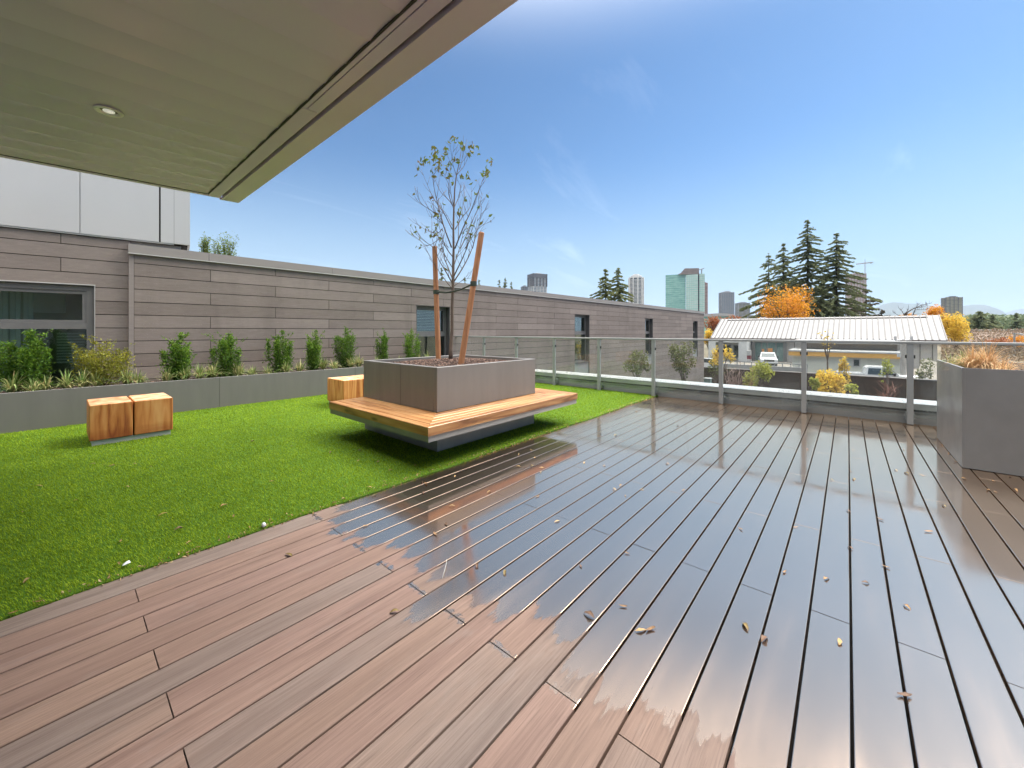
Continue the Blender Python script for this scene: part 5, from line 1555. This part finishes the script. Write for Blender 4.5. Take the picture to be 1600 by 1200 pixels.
vol('middle_wing',1071.6,1088.5,430,-3,30,gt2,3.0)
vol('right_wing',1090.5,1098,429,0,30,gt2,2.6)
b=MB(); b.box(gx(1088.5),gx(1090.5),3,30,0,at(1070,427,d)[2]-GZ); b.build('slot',cdk,o)
za,zb_,zc_=[at(1070,y,d)[2]-GZ for y in (428.2,422,430.2)]
b=MB(); b.prism([(gx(1060),za),(gx(1090),zc_),(gx(1090),zb_+2),(gx(1070),zb_+3),(gx(1064),za+2)],'y',-1,28); b.build('roof_crown',tmat('crown_grey',(.17,.14,.13),(.21,.17,.16),.7),o)
b=MB(); zt2=at(1070,427,d)[2]-GZ; b.tube([(gx(1094),10,zt2-3),(gx(1094),10,zt2+8)],1.2,6); b.tube([(gx(1086),10,zt2+5),(gx(1098),10,zt2+9)],.7,6); b.build('roof_crane',cg,o)
tower(1096,1105,441,900,.35,.8,'dark brick tower right behind the green glass tower',cbr,gl_d,3.0,1.2,fins=4)
tower(1124.5,1145.5,455,950,.32,.75,'dark blue grey ribbed tower right of the green glass tower',cg,gl_b,3.2,2.2,fins=7,slabc=cg)
tower(1150,1170,472,1000,.4,.7,'squat olive tower beside the golden maple',cg,gl_o,3.2,1.6,fins=3)
tower(1162,1180,492,800,.2,.9,'very low grey block left of the golden maple',cg,gl_o,3.2,1.2,fins=4)
# tower under construction and crane
tower(1325,1349,427,820,.45,.85,'pinkish tower under construction behind the conifers',cbr,tmat('raw_floor',(.40,.33,.32),(.30,.25,.25),.8),3.0,1.6,fins=5,slabc=cw)
X,Y,zt=at(1351.5,409,800)
o=thing('tower_crane','thin tower crane beside the tower under construction','crane',(X,Y,GZ),0,None,True)
cr_=pm('crane_steel',(.30,.27,.25))
b=MB(); hh=zt-GZ
for sx in (-1,1):
    for sy in (-1,1): b.tube([(sx*.9,sy*.9,0),(sx*.9,sy*.9,hh)],.35,4)
z=0
while z<hh-4:
    b.tube([(-.9,-.9,z),(.9,-.9,z+4)],.18,4); b.tube([(.9,.9,z),(-.9,.9,z+4)],.18,4); z+=4
b.build('mast',cr_,o)
e0=Vector(at(1338,413,800))-Vector((X,Y,GZ)); e1=Vector(at(1364,410,800))-Vector((X,Y,GZ))
b=MB(); b.tube([e0,e1],.7,5); b.tube([e0+Vector((0,0,1.6)),e1+Vector((0,0,.8))],.3,5); b.tube([(0,0,hh),(0,0,hh+5)],.4,4); b.build('jib',cr_,o)
b=MB(); q_=Vector((0,0,hh)).lerp(e1,.75); b.box(q_.x-1.5,q_.x+1.5,q_.y-1.5,q_.y+1.5,q_.z-2.4,q_.z-.4); b.build('counterweight',M['concrete'],o)
tower(1476,1498,463,820,.35,.8,'olive and yellow tower with a dark rounded top above the autumn trees',cdk,gl_o,3.0,2.0,fins=4,slabc=tmat('olive_slab',(.36,.35,.26),(.30,.29,.22),.7))
# stadium roof
d=330; X,Y,zt=at(1120,489.5,d)
o=thing('arena','arena with a shallow white roof and teal glass wall behind the rust red trees','arena',(X,Y,GZ),math.atan2(Y,X)-pi/2,None,True)
w2=26*d/F; b=MB(); zz=zt-GZ
b.prism([(-w2,zz-2.6),(w2,zz-2.6),(w2*.9,zz-1.3),(w2*.55,zz-.3),(0,zz),(-w2*.55,zz-.3),(-w2*.9,zz-1.3)],'y',0,30); b.build('roof',M['parapet_top'],o)
b=MB(); b.box(-w2*.93,w2*.93,1,29,0,zz-2.61); b.build('wall',gt1,o)

# ---- air between here and the hills
b=MB(); b.box(-900,16200,-14500,14500,GZ-1.5,680)
hz=b.build('haze',[])
t=NT('haze'); 
pv=t.n('VolumePrincipled',{'Color':(.64,.78,1.0),'Density':5.0e-5,'Anisotropy':0.0})
t.t.links.new(pv.outputs[0],t.out.inputs['Volume']); hz.data.materials.append(t.m)
tag(hz,'thin pale blue haze over the distance','haze',kind='stuff')

# ================================================================== fallen leaves
def leafmesh(i,rr):
    n=6; V=[];Fq=[]
    L=1.0; W_=rr.uniform(.30,.46); curl=rr.uniform(.25,.95)*rr.choice((-1,1)); fold=rr.uniform(.25,.9); sw=rr.uniform(-.25,.25)
    for k in range(n+1):
        u=k/n; w_=W_*.5*math.sin(pi*min(1,u*.92+.05))**.8*(1-.25*u)
        w_*=rr.uniform(.72,1.25) if 0<k<n else 1; x=(u-.5)*L; y=sw*(u-.5)**2; z=.10+curl*.35*(u-.5)**2*2+.05
        for s_ in (-1,0,1): V.append((x,y+s_*w_,z+abs(s_)*w_*fold))
    for k in range(n):
        for s_ in (0,1): Fq.append([k*3+s_,k*3+s_+1,(k+1)*3+s_+1,(k+1)*3+s_])
    V+= [(-.5-.25,.03,.12),(-.5,.012,.15),(-.5,-.012,.15)]
    o=len(V)-3
    V=np.array(V); V[:,2]-=V[:,2].min()-.02
    Fq.append([o,o+1,o+2,o+2])
    return V,[f if f[2]!=f[3] else f[:3] for f in Fq]
LM=[]
for i,c in enumerate((((.30,.165,.055),(.13,.06,.025)),((.36,.20,.065),(.20,.10,.035)),((.17,.085,.04),(.09,.045,.022)),((.46,.30,.11),(.28,.16,.06)),((.24,.17,.05),(.14,.09,.03)))):
    LM.append(pm('dry_leaf_%d'%i,c[0],c[1],(6,6,6),.6,.3,(30,30,30)))
rr=random.Random(21); protos=[]
for i in range(10):
    V,Fq=leafmesh(i,rr); me=bpy.data.meshes.new('fallen_leaf'); me.from_pydata(V.tolist(),[],Fq); me.materials.append(LM[i%5])
    me.polygons.foreach_set('use_smooth',[True]*len(me.polygons)); protos.append(me)
first={}
def drop(px,py,label,group,smin,smax,z,cat='leaf'):
    X,Y,_=gnd(px,py,z)
    if group not in first:
        o=bpy.data.objects.new('fallen_leaf',protos[0]); first[group]=o
    else:
        o=first[group].copy(); o.data=protos[rr.randrange(10)]
    link(o); s=rr.uniform(smin,smax); o.scale=(s,s,s); o.location=(X,Y,z); o.rotation_euler=(rr.uniform(-.12,.12),rr.uniform(-.12,.12),rr.uniform(0,6.28))
    tag(o,label,cat,group)
DECKL=[(980,865),(907,885),(973,948),(920,962),(1002,986),(1016,984),(1165,980),(1195,1000),(1226,894),(1291,905),(1329,857),(1352,911),(1384,886),(1418,949),(1312,1003),(1414,1088),
(811,710),(830,704),(836,715),(831,728),(846,731),(845,738),(840,776),(870,815),(913,723),(944,728),(970,759),(977,775),(960,765),(962,680),(1043,725),(1065,715),(1068,766),(1059,665),(1102,670),(1157,827),(1003,765),(994,643),
(1262,702),(1333,703),(1412,703),(1330,737),(1299,750),(1334,749),(1400,735),(1417,740),(1441,743),(1326,799),(1375,812),(1475,791),(1243,824),(1363,654),(1472,696),(1483,709),(1493,722),(1530,733),(1578,745),(1552,752),(1544,766),(1556,769),(1587,766),(1506,748),(1450,851-20),
(572,822),(665,756),(711,744),(764,769),(706,791),(697,819),(680,835),(661,770),(584,775),(810,729),(745,885),(789,895),(617,957),(451,868),(660,754)]
for i,(x,y) in enumerate(DECKL):
    drop(x,y,'curled dry brown leaf lying on the deck boards','fallen leaves on the deck',  .030,.054,.0015)
TURFL=[(20,958),(58,948),(137,928),(163,914),(222,897),(250,881),(310,862),(35,800),(118,782),(145,725),(162,726),(175,728),(210,725),(198,761),(235,729),(255,804),(279,827),(188,846),(295,848),(310,855),(365,807),(390,824),(185,881),(43,907),(266,884),(160,938-12),(62,1000-60),
(455,697),(517,707),(562,704),(560,720),(590,722),(648,727),(600,752),(577,762),(690,713),(704,716),(703,735),(722,727),(740,718),(640,765),(470,735),(425,752),(350,790),(720,742),(665,742),(745,722),(760,712),(775,707),(800,694),(850,665),(868,655),(900,648),(880,664),(915,640),(930,655),(960,640),(975,632),(480,660),(430,668),(395,690),(330,740),(560,790-4),(860,640),(990,622),(540,760),(610,735),(300,700),(60,760)]
for (x,y) in TURFL:
    if gnd(x,y)[1]<2.90: continue
    drop(x,y,'small dry leaf scrap lying on the green turf','leaf scraps on the turf',.022,.052,.019)
# turf edge litter: many tiny crumbs, beyond counting
cen=[];r_=np.random.default_rng(9)
n=900; xs_=r_.uniform(-.1,7.7,n); ys_=TE+np.abs(r_.normal(size=n))*.03-.01
o=leaves('leaf_litter',np.stack([xs_,ys_,np.where(ys_>TE+.01,.020,.006)],1),r_.uniform(.008,.026,n),leafmat('litter_crumb',[(0,(.16,.09,.04)),(.5,(.36,.23,.10)),(1,(.55,.42,.22))],.1),None,.5,None,1,0)
tag(o,'crumbs of dry leaf along the edge of the turf','leaf litter',kind='stuff')
WHITE=pm('white_scrap',(.72,.74,.75),(.6,.62,.63))
o=thing('plastic_scrap','small pale plastic scrap on the turf near its edge','scrap',gnd(197,881,.026))
b=MB(); X,Y,_=gnd(197,881,.026); b.mesh([(X-.016,Y-.012,.026),(X+.018,Y-.010,.03),(X+.014,Y+.016,.034),(X-.012,Y+.012,.027),(X,Y,.038)],[(0,1,4),(1,2,4),(2,3,4),(3,0,4),(3,2,1,0)]); b.build('scrap',WHITE,o)
o=thing('pebble','small white pebble on the turf beside the deck edge','pebble',gnd(412,822,.02)); X,Y,_=gnd(412,822,.02)
b=MB(); b.tube([(X,Y,.014),(X,Y,.022),(X,Y,.036),(X,Y,.043)],[.006,.013,.012,.005],8); b.build('stone',WHITE,o,True)
X,Y,_=gnd(693,893,.004); X2,Y2,_=gnd(698,876,.004); X3,Y3,_=gnd(691,904,.004)
o=thing('twig','thin pale curved twig on the wet boards','twig',(X,Y,.004)); b=MB(); m1=Vector((X2,Y2,.010)).lerp(Vector((X3,Y3,.006)),.33)+Vector((.012,.006,.002)); m2=Vector((X2,Y2,.010)).lerp(Vector((X3,Y3,.006)),.7)+Vector((.008,.004,0)); b.tube([(X2,Y2,.010),m1,m2,(X3,Y3,.005)],[.0012,.0018,.0019,.001],6); b.build('stem',pm('pale_twig',(.48,.45,.40)),o)
X,Y,_=gnd(932,607,.03)
import sys, OpenImageIO as oiio, numpy as np
a=oiio.ImageBuf('/workdir/render_main.png').get_pixels(oiio.UINT8)[:,:,:3]
P=dict(wall=(400,480),wall_left=(170,400),planterL=(620,620),planterR=(760,600),bench=(600,645),benchfront=(560,650),stool=(175,670),soffit=(250,220),soffit2=(500,100),fascia=(560,150),whitep=(60,310),turf=(300,740),turf2=(450,660),drydeck=(250,1000),drydeck2=(500,1050),wetnear=(1250,1080),wetmid=(1150,880),wetfar=(1150,680),wetleft=(760,870),skytop=(1000,90),skymid=(1000,250),skylow=(1000,400),skyR=(1500,250),skyRl=(1500,430),skyL=(450,300),cap=(1190,605),par=(1190,622),post=(1256,600),rplL=(1483,640),rplF=(1560,660),roofw=(1300,515),lp=(100,645),dwall=(1225,600))
for k,(x,y) in P.items():
    X=int(x*.64);Y=int(y*.64); print(k,a[Y-3:Y+4,X-3:X+4].reshape(-1,3).mean(0).astype(int))
